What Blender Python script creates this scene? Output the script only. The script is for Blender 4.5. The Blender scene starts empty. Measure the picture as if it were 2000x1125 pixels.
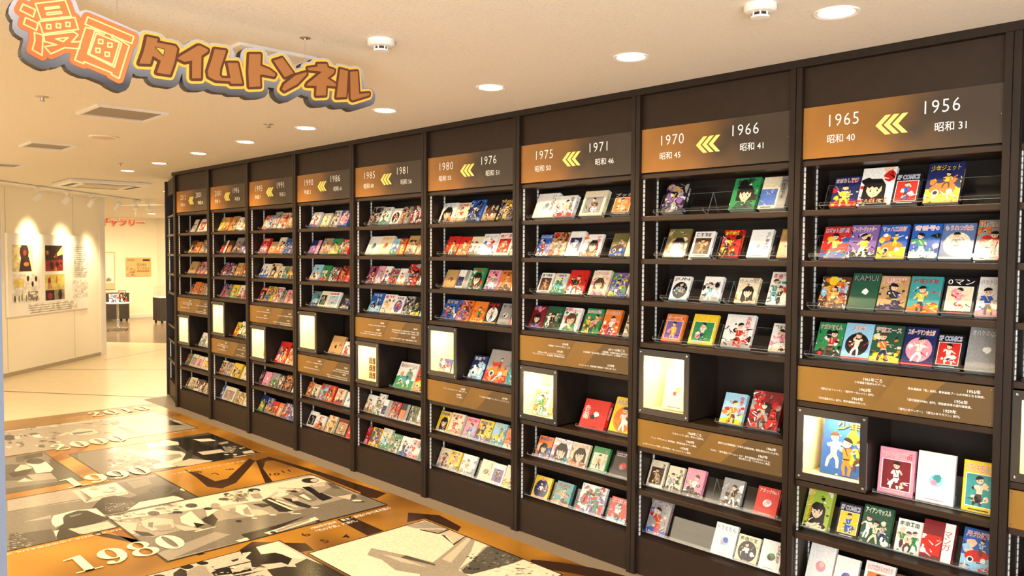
import bpy, bmesh, math, random
from mathutils import Matrix, Vector
R_ = random.Random(7)
scn = bpy.context.scene
col = scn.collection

# ------------------------------------------------------------------ camera, world, exposure
cd = bpy.data.cameras.new('camera')
cam = bpy.data.objects.new('camera', cd)
col.objects.link(cam)
cd.sensor_fit = 'HORIZONTAL'
cd.sensor_width = 36.0
cd.lens = 36.0 * 1550.0 / 2000.0
cd.clip_start = 0.02
cm = Matrix([[0.6943061, -0.0350856, 0.718824], [0.7196492, 0.0246413, -0.6939004], [0.0066332, 0.9990805, 0.0423579]]).to_4x4()
cm.translation = Vector([0.82477, -3.43144, 1.72367])
cam.matrix_world = cm
scn.camera = cam

scn.view_settings.view_transform = 'Standard'
scn.view_settings.look = 'None'
scn.view_settings.gamma = 1.0
scn.view_settings.use_curve_mapping = False
scn.view_settings.exposure = 0.38

w_ = bpy.data.worlds.new('world')
scn.world = w_
w_.use_nodes = True
bgn = w_.node_tree.nodes['Background']
bgn.inputs['Color'].default_value = (1.0, 0.85, 0.68, 1)
bgn.inputs['Strength'].default_value = 0.74

WARM = (1.0, 0.74, 0.44)
WARM2 = (1.0, 0.70, 0.38)
LAMP_W = 42.0

def add_light(name, typ, loc, energy, color, rot=None, target=None, **kw):
    l = bpy.data.lights.new(name, typ)
    l.energy = energy
    l.color = color
    for k, v in kw.items():
        setattr(l, k, v)
    o = bpy.data.objects.new(name, l)
    col.objects.link(o)
    o.location = loc
    if target is not None:
        o.rotation_euler = (Vector(target) - Vector(loc)).to_track_quat('-Z', 'Y').to_euler()
    elif rot:
        o.rotation_euler = rot
    return o

# added cool area fill behind the camera, for assumed daylight; brightens the near ceiling
add_light('assumed_daylight_fill', 'AREA', (2.6, -4.9, 1.1), 270.0, (0.88, 0.95, 1.0), target=(-1.0, -0.6, 2.3),
          shape='RECTANGLE', size=3.4, size_y=1.8)

# added warm fill, out of view left, to brighten the ceiling by floor bounce
add_light('added_side_fill', 'AREA', (-6.2, -4.4, 2.55), 310.0, (1.0, 0.83, 0.60), rot=(0, 0, 0), shape='RECTANGLE', size=6.5, size_y=2.4)

# ------------------------------------------------------------------ colours and materials
def lin(c):
    return tuple((x / 12.92 if x <= 0.04045 else ((x + 0.055) / 1.055) ** 2.4) for x in c)
def rgb(r, g, b):
    return lin((r / 255, g / 255, b / 255))

PAL = dict(w=rgb(240, 236, 228), k=rgb(26, 24, 26), r=rgb(205, 40, 34), b=rgb(44, 92, 176), n=rgb(34, 42, 92),
           g=rgb(48, 138, 78), y=rgb(240, 200, 48), o=rgb(226, 122, 44), p=rgb(232, 150, 170), s=rgb(238, 200, 166),
           t=rgb(62, 150, 150), c=rgb(232, 218, 184), l=rgb(150, 200, 226), v=rgb(126, 96, 158), e=rgb(150, 148, 146),
           d=rgb(88, 58, 40), a=rgb(188, 150, 98), m=rgb(126, 28, 36), x=rgb(38, 84, 62), i=rgb(160, 184, 70),
           u=rgb(112, 104, 62), f=rgb(92, 116, 160))
CNAME = dict(w='white', k='black', r='red', b='blue', n='navy', g='green', y='yellow', o='orange', p='pink', s='skin-toned',
             t='teal', c='cream', l='pale blue', v='violet', e='grey', d='brown', a='tan', m='maroon', x='dark green',
             i='lime', u='olive', f='slate blue')

MATS = {}
def mat(name, color, rough=0.5, metal=0.0, noise=0.0, nscale=8.0, bump=0.0, bscale=60.0, stretch=None, coat=0.0, emis=None, estr=0.0, spec=0.5):
    if name in MATS:
        return MATS[name]
    m = bpy.data.materials.new(name)
    m.use_nodes = True
    nt = m.node_tree
    p = nt.nodes['Principled BSDF']
    p.inputs['Base Color'].default_value = (*color, 1)
    p.inputs['Roughness'].default_value = rough
    p.inputs['Metallic'].default_value = metal
    p.inputs['Coat Weight'].default_value = coat
    p.inputs['Specular IOR Level'].default_value = spec
    tc = None
    if noise > 0 or bump > 0:
        tc = nt.nodes.new('ShaderNodeTexCoord')
        mp = nt.nodes.new('ShaderNodeMapping')
        mp.inputs['Scale'].default_value = stretch or (1, 1, 1)
        nt.links.new(tc.outputs['Object'], mp.inputs['Vector'])
    if noise > 0:
        n = nt.nodes.new('ShaderNodeTexNoise')
        n.inputs['Scale'].default_value = nscale
        n.inputs['Detail'].default_value = 4
        nt.links.new(mp.outputs['Vector'], n.inputs['Vector'])
        r = nt.nodes.new('ShaderNodeMapRange')
        r.inputs['From Min'].default_value = 0.3
        r.inputs['From Max'].default_value = 0.7
        r.inputs['To Min'].default_value = 1 - noise
        r.inputs['To Max'].default_value = 1 + noise
        nt.links.new(n.outputs['Fac'], r.inputs['Value'])
        h = nt.nodes.new('ShaderNodeVectorMath')
        h.operation = 'SCALE'
        h.inputs[0].default_value = color
        nt.links.new(r.outputs['Result'], h.inputs['Scale'])
        nt.links.new(h.outputs['Vector'], p.inputs['Base Color'])
    if bump > 0:
        n2 = nt.nodes.new('ShaderNodeTexNoise')
        n2.inputs['Scale'].default_value = bscale
        n2.inputs['Detail'].default_value = 3
        nt.links.new(mp.outputs['Vector'], n2.inputs['Vector'])
        b = nt.nodes.new('ShaderNodeBump')
        b.inputs['Strength'].default_value = bump
        b.inputs['Distance'].default_value = 0.01
        nt.links.new(n2.outputs['Fac'], b.inputs['Height'])
        nt.links.new(b.outputs['Normal'], p.inputs['Normal'])
    if emis:
        p.inputs['Emission Color'].default_value = (*emis, 1)
        p.inputs['Emission Strength'].default_value = estr
    MATS[name] = m
    return m

def print_mat(name, rough, nscale, namt, coat=0.0):
    """printed paper: colours from the shapes, with a fine ink mottling"""
    m = bpy.data.materials.new(name)
    m.use_nodes = True
    nt = m.node_tree
    p = nt.nodes['Principled BSDF']
    p.inputs['Roughness'].default_value = rough
    p.inputs['Coat Weight'].default_value = coat
    at = nt.nodes.new('ShaderNodeAttribute')
    at.attribute_name = 'Col'
    tc = nt.nodes.new('ShaderNodeTexCoord')
    oi = nt.nodes.new('ShaderNodeObjectInfo')
    ad = nt.nodes.new('ShaderNodeVectorMath')
    ad.operation = 'ADD'
    sc = nt.nodes.new('ShaderNodeMath')
    sc.operation = 'MULTIPLY'
    sc.inputs[1].default_value = 37.0
    nt.links.new(oi.outputs['Random'], sc.inputs[0])
    nt.links.new(tc.outputs['Object'], ad.inputs[0])
    nt.links.new(sc.outputs[0], ad.inputs[1])
    n = nt.nodes.new('ShaderNodeTexNoise')
    n.inputs['Scale'].default_value = nscale
    n.inputs['Detail'].default_value = 3
    nt.links.new(ad.outputs[0], n.inputs['Vector'])
    r = nt.nodes.new('ShaderNodeMapRange')
    r.inputs['From Min'].default_value = 0.35
    r.inputs['From Max'].default_value = 0.65
    r.inputs['To Min'].default_value = 1 - namt
    r.inputs['To Max'].default_value = 1 + namt * 0.4
    nt.links.new(n.outputs['Fac'], r.inputs['Value'])
    h = nt.nodes.new('ShaderNodeVectorMath')
    h.operation = 'SCALE'
    nt.links.new(at.outputs['Color'], h.inputs[0])
    nt.links.new(r.outputs['Result'], h.inputs['Scale'])
    nt.links.new(h.outputs['Vector'], p.inputs['Base Color'])
    MATS[name] = m
    return m

WOOD = mat('dark_wood', rgb(33, 22, 14), 0.42, spec=0.35, noise=0.22, nscale=30, stretch=(1, 1, 0.08), bump=0.05, bscale=120)
WOODH = mat('dark_wood_shelf', rgb(48, 33, 21), 0.38, spec=0.4, noise=0.2, nscale=30, stretch=(0.08, 1, 1))
WOODB = mat('dark_wood_back', rgb(31, 22, 16), 0.5, spec=0.3, noise=0.12, nscale=20)
WOODF = mat('dark_wood_front', rgb(44, 31, 21), 0.5, spec=0.3, noise=0.12, nscale=20)
COVER_PRINT = print_mat('cover_print', 0.3, 130.0, 0.14, 0.15)
PAPER_PRINT = print_mat('paper_print', 0.6, 14.0, 0.3)
FLOOR_PRINT = print_mat('floor_print', 0.2, 60.0, 0.12)
PAGES = mat('page_paper', rgb(226, 220, 206), 0.8, noise=0.06, nscale=200, stretch=(1, 12, 1))
WHITE_P = mat('white_paint', rgb(238, 232, 220), 0.55, noise=0.02, nscale=3)
LET_W = mat('white_lettering', rgb(250, 248, 240), 0.45, noise=0.01)
LET_Y = mat('yellow_lettering', rgb(255, 236, 120), 0.45, noise=0.01)
LET_C = mat('cream_lettering', rgb(252, 238, 196), 0.25, noise=0.04, nscale=4)
SCREW = mat('screw_metal', rgb(190, 186, 178), 0.25, 1.0, noise=0.05)
CHROME = mat('chrome', rgb(220, 220, 220), 0.12, 1.0, noise=0.02)
PLASTIC = mat('white_plastic', rgb(232, 228, 220), 0.4, noise=0.02)
GREYP = mat('grey_panel', rgb(140, 130, 120), 0.55, noise=0.06, nscale=40)
DARKP = mat('dark_plastic', rgb(40, 36, 34), 0.5, noise=0.05)
FRAMEB = mat('black_acrylic', rgb(46, 42, 40), 0.15, noise=0.05, coat=0.4)
CREAM = mat('lit_cream_board', rgb(236, 220, 176), 0.6, noise=0.03)
CABD = mat('charcoal_laminate', rgb(52, 46, 42), 0.45, noise=0.06)

def acrylic():
    m = bpy.data.materials.new('clear_acrylic')
    m.use_nodes = True
    nt = m.node_tree
    nt.nodes.remove(nt.nodes['Principled BSDF'])
    out = nt.nodes['Material Output']
    tr = nt.nodes.new('ShaderNodeBsdfTransparent')
    tr.inputs['Color'].default_value = (0.96, 0.97, 0.97, 1)
    gl = nt.nodes.new('ShaderNodeBsdfGlossy')
    gl.inputs['Roughness'].default_value = 0.08
    lw = nt.nodes.new('ShaderNodeLayerWeight')
    pw = nt.nodes.new('ShaderNodeMath'); pw.operation = 'POWER'; pw.inputs[1].default_value = 4.0
    nt.links.new(lw.outputs['Facing'], pw.inputs[0])
    fr = nt.nodes.new('ShaderNodeMath'); fr.operation = 'MULTIPLY_ADD'; fr.inputs[1].default_value = 0.45; fr.inputs[2].default_value = 0.025
    nt.links.new(pw.outputs[0], fr.inputs[0])
    mx = nt.nodes.new('ShaderNodeMixShader')
    nt.links.new(fr.outputs[0], mx.inputs['Fac'])
    nt.links.new(tr.outputs[0], mx.inputs[1])
    nt.links.new(gl.outputs[0], mx.inputs[2])
    nt.links.new(mx.outputs[0], out.inputs['Surface'])
    return m
ACR = acrylic()
def acrylic_edge():
    m = bpy.data.materials.new('acrylic_edge')
    m.use_nodes = True
    p = m.node_tree.nodes['Principled BSDF']
    p.inputs['Base Color'].default_value = (0.9, 0.92, 0.92, 1)
    p.inputs['Roughness'].default_value = 0.2
    p.inputs['Alpha'].default_value = 0.3
    return m
ACRE = acrylic_edge()

def standard_mat():
    m = bpy.data.materials.new('slotted_strip')
    m.use_nodes = True
    nt = m.node_tree
    p = nt.nodes['Principled BSDF']
    p.inputs['Roughness'].default_value = 0.35
    tc = nt.nodes.new('ShaderNodeTexCoord')
    sp = nt.nodes.new('ShaderNodeSeparateXYZ')
    nt.links.new(tc.outputs['Object'], sp.inputs[0])
    mu = nt.nodes.new('ShaderNodeMath'); mu.operation = 'MULTIPLY'; mu.inputs[1].default_value = 1 / 0.025
    nt.links.new(sp.outputs['Z'], mu.inputs[0])
    fr = nt.nodes.new('ShaderNodeMath'); fr.operation = 'FRACT'
    nt.links.new(mu.outputs[0], fr.inputs[0])
    gt = nt.nodes.new('ShaderNodeMath'); gt.operation = 'GREATER_THAN'; gt.inputs[1].default_value = 0.24
    nt.links.new(fr.outputs[0], gt.inputs[0])
    mx = nt.nodes.new('ShaderNodeMix'); mx.data_type = 'RGBA'
    mx.inputs[6].default_value = (*rgb(130, 126, 120), 1)
    mx.inputs[7].default_value = (*rgb(226, 226, 222), 1)
    nt.links.new(gt.outputs[0], mx.inputs[0])
    nt.links.new(mx.outputs[2], p.inputs['Base Color'])
    return m
STRIP = standard_mat()

def panel_mat(name, c0, c1, diag=0.0):
    """printed panel: orange print running out to dark brown towards its right end"""
    m = bpy.data.materials.new(name)
    m.use_nodes = True
    nt = m.node_tree
    p = nt.nodes['Principled BSDF']
    p.inputs['Roughness'].default_value = 0.38
    tc = nt.nodes.new('ShaderNodeTexCoord')
    sp = nt.nodes.new('ShaderNodeSeparateXYZ')
    nt.links.new(tc.outputs['Object'], sp.inputs[0])
    n = nt.nodes.new('ShaderNodeTexNoise')
    n.inputs['Scale'].default_value = 3.5
    n.inputs['Detail'].default_value = 2
    nt.links.new(tc.outputs['Object'], n.inputs['Vector'])
    a = nt.nodes.new('ShaderNodeMath'); a.operation = 'MULTIPLY_ADD'
    a.inputs[1].default_value = 0.5; a.inputs[2].default_value = -0.25
    nt.links.new(n.outputs['Fac'], a.inputs[0])
    b = nt.nodes.new('ShaderNodeMath'); b.operation = 'ADD'
    nt.links.new(sp.outputs['X'], b.inputs[0]); nt.links.new(a.outputs[0], b.inputs[1])
    cr = nt.nodes.new('ShaderNodeValToRGB')
    e = cr.color_ramp.elements
    e[0].position = 0.05; e[0].color = (*c0, 1)
    e[1].position = 0.62; e[1].color = (*c1, 1)
    e2 = cr.color_ramp.elements.new(0.3)
    e2.color = (*[x * 0.62 + y * 0.38 for x, y in zip(c0, c1)], 1)
    nt.links.new(b.outputs[0], cr.inputs['Fac'])
    nt.links.new(cr.outputs['Color'], p.inputs['Base Color'])
    return m
YEARP = panel_mat('year_panel_print', rgb(158, 106, 42), rgb(58, 46, 34))
INFOP = panel_mat('info_panel_print', rgb(138, 100, 36), rgb(90, 69, 38))

# ------------------------------------------------------------------ helpers
def link(name, mesh, parent=None):
    o = bpy.data.objects.new(name, mesh)
    col.objects.link(o)
    if parent is not None:
        o.parent = parent
    return o

def tag(o, label=None, cat=None, group=None, kind=None):
    if label: o['label'] = label
    if cat: o['category'] = cat
    if group: o['group'] = group
    if kind: o['kind'] = kind
    return o

def empty(name, loc, rz=0.0, rx=0.0):
    o = bpy.data.objects.new(name, None)
    o.empty_display_size = 0.05
    col.objects.link(o)
    o.location = loc
    o.rotation_euler = (rx, 0, rz)
    return o

class MB:
    """collects simple shapes and links them as one mesh"""
    def __init__(s):
        s.v = []; s.f = []; s.mi = []
    def box(s, x0, x1, y0, y1, z0, z1, mi=0, edge=None):
        b = len(s.v)
        s.v += [(x0, y0, z0), (x1, y0, z0), (x1, y1, z0), (x0, y1, z0), (x0, y0, z1), (x1, y0, z1), (x1, y1, z1), (x0, y1, z1)]
        fs = [(0, 3, 2, 1), (4, 5, 6, 7), (0, 1, 5, 4), (1, 2, 6, 5), (2, 3, 7, 6), (3, 0, 4, 7)]
        dims = (x1 - x0, y1 - y0, z1 - z0)
        fax = (2, 2, 1, 0, 1, 0)
        for k, f in enumerate(fs):
            s.f.append(tuple(b + i for i in f))
            s.mi.append(edge if (edge is not None and dims[fax[k]] > 0.01) else mi)
        return s
    def prism(s, pts, fn0, fn1, mi=0, side=None):
        """pts 2d (counter-clockwise seen from the front); fn0/fn1 map a 2d point to front/back 3d points"""
        b = len(s.v); n = len(pts)
        s.v += [fn0(p) for p in pts] + [fn1(p) for p in pts]
        s.f.append(tuple(range(b, b + n))); s.mi.append(mi)
        s.f.append(tuple(range(b + 2 * n - 1, b + n - 1, -1))); s.mi.append(mi)
        for i in range(n):
            j = (i + 1) % n
            s.f.append((b + i, b + n + i, b + n + j, b + j)); s.mi.append(mi if side is None else side)
        return s
    def lathe(s, prof, seg=20, c=(0, 0, 0), mi=0):
        b = len(s.v); n = len(prof)
        for k in range(seg):
            a = 2 * math.pi * k / seg
            for r, z in prof:
                s.v.append((c[0] + r * math.cos(a), c[1] + r * math.sin(a), c[2] + z))
        for k in range(seg):
            k2 = (k + 1) % seg
            for i in range(n - 1):
                s.f.append((b + k * n + i, b + k2 * n + i, b + k2 * n + i + 1, b + k * n + i + 1)); s.mi.append(mi)
        s.f.append(tuple(b + k * n for k in range(seg - 1, -1, -1))); s.mi.append(mi)
        s.f.append(tuple(b + k * n + n - 1 for k in range(seg))); s.mi.append(mi)
        return s
    def tube(s, p0, p1, r, seg=8, mi=0):
        p0 = Vector(p0); p1 = Vector(p1)
        q = (p1 - p0).to_track_quat('Z', 'Y')
        b = len(s.v)
        for P in (p0, p1):
            for k in range(seg):
                a = 2 * math.pi * k / seg
                s.v.append(tuple(P + q @ Vector((r * math.cos(a), r * math.sin(a), 0))))
        for k in range(seg):
            k2 = (k + 1) % seg
            s.f.append((b + k, b + k2, b + seg + k2, b + seg + k)); s.mi.append(mi)
        s.f.append(tuple(b + k for k in range(seg - 1, -1, -1))); s.mi.append(mi)
        s.f.append(tuple(b + seg + k for k in range(seg))); s.mi.append(mi)
        return s
    def xf(s, M):
        s.v = [tuple(M @ Vector(p)) for p in s.v]
        return s
    def build(s, name, mats, parent=None, smooth=False):
        me = bpy.data.meshes.new(name)
        me.from_pydata(s.v, [], s.f)
        if not isinstance(mats, (list, tuple)): mats = [mats]
        for m in mats: me.materials.append(m)
        if any(s.mi): me.polygons.foreach_set('material_index', s.mi)
        if smooth: me.polygons.foreach_set('use_smooth', [True] * len(me.polygons))
        me.update()
        return link(name, me, parent)

def bevel_box(name, dims, m, parent=None, loc=(0, 0, 0), r=0.003):
    """box from -? dims=(x0,x1,y0,y1,z0,z1) with softened edges"""
    bm = bmesh.new()
    x0, x1, y0, y1, z0, z1 = dims
    bmesh.ops.create_cube(bm, size=1.0)
    for v in bm.verts:
        v.co = ((x0 + x1) / 2 + v.co.x * (x1 - x0), (y0 + y1) / 2 + v.co.y * (y1 - y0), (z0 + z1) / 2 + v.co.z * (z1 - z0))
    bmesh.ops.bevel(bm, geom=bm.edges[:], offset=r, segments=2, affect='EDGES', profile=0.5)
    me = bpy.data.meshes.new(name)
    bm.to_mesh(me); bm.free()
    me.materials.append(m)
    o = link(name, me, parent)
    o.location = loc
    return o

TCACHE = {}
def text_mesh(body, size=1.0, align='LEFT', offset=0.0, extrude=0.0, spacing=1.0, line=1.0, res=2):
    key = (body, size, align, offset, extrude, spacing, line)
    if key in TCACHE: return TCACHE[key]
    c = bpy.data.curves.new('lettering', 'FONT')
    c.body = body; c.size = size; c.align_x = align; c.resolution_u = res
    c.offset = offset; c.extrude = extrude; c.space_character = spacing; c.space_line = line
    o = bpy.data.objects.new('lettering', c)
    me = bpy.data.meshes.new_from_object(o)
    bpy.data.objects.remove(o); bpy.data.curves.remove(c)
    TCACHE[key] = me
    return me
def bbox2(me):
    xs = [v.co.x for v in me.vertices]; ys = [v.co.y for v in me.vertices]
    return (min(xs), max(xs), min(ys), max(ys)) if xs else (0, 1, 0, 1)

def fit_text(name, body, parent, m, cx, cz, w, h, y, vertical=False, keep=False, bold=0.0):
    """lettering on a vertical face that looks towards -Y, fitted into a w x h box centred on (cx, cz)"""
    b = '\n'.join(body) if vertical else body
    me = text_mesh(b, 1.0, 'CENTER', line=0.8 if vertical else 1.0, offset=bold).copy()
    if not me.vertices: return None
    x0, x1, y0, y1 = bbox2(me)
    sx = w / max(x1 - x0, 1e-4); sy = h / max(y1 - y0, 1e-4)
    if keep:
        sx = sy = min(sx, sy)
    for v in me.vertices:
        v.co = (cx + (v.co.x - (x0 + x1) / 2) * sx, y, cz + (v.co.y - (y0 + y1) / 2) * sy)
    me.materials.clear(); me.materials.append(m)
    return link(name, me, parent)

def line_text(name, body, parent, m, x, z, h, y, align='LEFT', spacing=1.0, narrow=1.0, bold=0.0):
    """one line of lettering with a fixed letter height"""
    me = text_mesh(body, 1.0, align, spacing=spacing, offset=bold).copy()
    if not me.vertices: return None
    for v in me.vertices:
        v.co = (x + v.co.x * h * 1.36 * narrow, y, z + v.co.y * h * 1.36)
    me.materials.clear(); me.materials.append(m)
    return link(name, me, parent)

# ---- flat printed artwork
def clip(poly, w, h):
    for ax, lim, sg in ((0, 0.0, 1), (0, w, -1), (1, 0.0, 1), (1, h, -1)):
        out = []
        n = len(poly)
        for i in range(n):
            a, b = poly[i], poly[(i + 1) % n]
            da, db = sg * (a[ax] - lim), sg * (b[ax] - lim)
            if da >= 0: out.append(a)
            if (da >= 0) != (db >= 0):
                t = da / (da - db)
                out.append((a[0] + t * (b[0] - a[0]), a[1] + t * (b[1] - a[1])))
        poly = out
        if len(poly) < 3: return []
    return poly

class Art:
    def __init__(s, w, h, bg):
        s.w, s.h, s.sh = w, h, []
        s.add([(0, 0), (w, 0), (w, h), (0, h)], bg)
    def add(s, poly, c):
        p = clip(poly, s.w, s.h)
        if len(p) >= 3: s.sh.append((p, c))
    def rect(s, x0, y0, x1, y1, c):
        s.add([(x0, y0), (x1, y0), (x1, y1), (x0, y1)], c)
    def ell(s, cx, cy, rx, ry, c, n=12, rot=0.0, a0=0.0, a1=2 * math.pi):
        ca, sa = math.cos(rot), math.sin(rot)
        pts = []
        full = abs(a1 - a0 - 2 * math.pi) < 1e-6
        for k in range(n if full else n + 1):
            a = a0 + (a1 - a0) * k / n
            x, y = rx * math.cos(a), ry * math.sin(a)
            pts.append((cx + x * ca - y * sa, cy + x * sa + y * ca))
        s.add(pts, c)
    def blob(s, cx, cy, r, c, rng, n=9, asp=1.0):
        k0 = rng.random() * 6
        s.add([(cx + r * (0.7 + 0.5 * rng.random()) * math.cos(k0 + 2 * math.pi * k / n),
                cy + r * asp * (0.7 + 0.5 * rng.random()) * math.sin(k0 + 2 * math.pi * k / n)) for k in range(n)], c)
    def limb(s, a, b, r0, r1, c):
        dx, dy = b[0] - a[0], b[1] - a[1]
        L = math.hypot(dx, dy) or 1e-6
        nx, ny = -dy / L, dx / L
        s.add([(a[0] - nx * r0, a[1] - ny * r0), (b[0] - nx * r1, b[1] - ny * r1), (b[0] + nx * r1, b[1] + ny * r1), (a[0] + nx * r0, a[1] + ny * r0)], c)
    def person(s, cx, by, ht, hair, skin, coat, rng, lean=0.0, legs=None):
        """small generic figure in an active pose"""
        r = ht * 0.115
        hx, hy = cx + lean * ht, by + ht - r * 1.1
        hip = (cx, by + ht * .40); sh = (hx - lean * ht * .25, hy - r * 1.5)
        lg = legs or rng.choice([coat, PAL['n'], PAL['d'], PAL['w']])
        for a in (-1, 1):
            kx = hip[0] + a * ht * rng.uniform(.04, .16); kn = (kx, by + ht * rng.uniform(.2, .26))
            s.limb(hip, kn, ht * .06, ht * .05, lg)
            s.limb(kn, (kx + rng.uniform(-.08, .08) * ht, by), ht * .05, ht * .035, lg)
        s.limb(hip, sh, ht * .085, ht * .12, coat)
        c2 = rng.choice([PAL['w'], PAL['k'], PAL['y'], skin]) if legs is None else skin
        s.limb((hip[0] - ht * .09, hip[1] + ht * .02), (hip[0] + ht * .09, hip[1] + ht * .03), ht * .018, ht * .018, c2)
        s.limb((sh[0] - ht * .05, sh[1]), (hip[0] + ht * .03, hip[1] + ht * .12), ht * .016, ht * .01, c2)
        for a in (-1, 1):
            el = (sh[0] + a * ht * rng.uniform(.14, .22), sh[1] - ht * rng.uniform(-.02, .16))
            s.limb((sh[0] + a * ht * .08, sh[1] - ht * .02), el, ht * .045, ht * .04, coat)
            s.limb(el, (el[0] + rng.uniform(-.12, .14) * ht * a, el[1] + rng.uniform(-.14, .14) * ht), ht * .035, ht * .03, skin)
        s.ell(hx, hy, r, r * 1.1, skin, 10)
        s.ell(hx, hy + r * 0.15, r * 1.2, r * 1.15, hair, 9, rng.uniform(-.4, .4), 0.1, math.pi - 0.1)
        s.ell(hx - r * 0.35, hy - r * 0.2, r * 0.14, r * 0.2, hair, 6)
        s.ell(hx + r * 0.4, hy - r * 0.2, r * 0.14, r * 0.2, hair, 6)
    def pseudo(s, x0, y0, w, h, c, rng, n=5, vert=False):
        """worn, unreadable lettering marks"""
        for k in range(n):
            if vert: gx, gy, gw, gh = x0, y0 + h * (1 - (k + 1) / n), w, h / n * 0.85
            else: gx, gy, gw, gh = x0 + w * k / n, y0 + rng.uniform(-.06, .06) * h, w / n * 0.85, h
            s.rect(gx + gw * .05, gy + gh * .78, gx + gw * .95, gy + gh * .92, c)
            if rng.random() < .6: s.rect(gx + gw * .1, gy + gh * .4, gx + gw * .9, gy + gh * .52, c)
            if rng.random() < .7: s.rect(gx + gw * .42, gy, gx + gw * .58, gy + gh, c)
            if rng.random() < .6: s.rect(gx + gw * .05, gy + gh * .02, gx + gw * .2, gy + gh * .75, c)
            if rng.random() < .6: s.rect(gx + gw * .78, gy + gh * .05, gx + gw * .94, gy + gh * .8, c)
            if rng.random() < .5: s.rect(gx + gw * .1, gy, gx + gw * .9, gy + gh * .13, c)
    def build(s, name, m, parent, fn, step):
        """fn(x, y, lift) -> 3d point"""
        v = []; f = []; cols = []
        for i, (p, c) in enumerate(s.sh):
            b = len(v)
            v += [fn(x, y, i * step) for x, y in p]
            f.append(tuple(range(b, b + len(p))))
            cols += [(*c, 1.0)] * len(p)
        me = bpy.data.meshes.new(name)
        me.from_pydata(v, [], f)
        at = me.color_attributes.new('Col', 'FLOAT_COLOR', 'CORNER')
        at.data.foreach_set('color', [x for c in cols for x in c])
        me.materials.append(m)
        me.update()
        o = link(name, me, parent)
        return o

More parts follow.
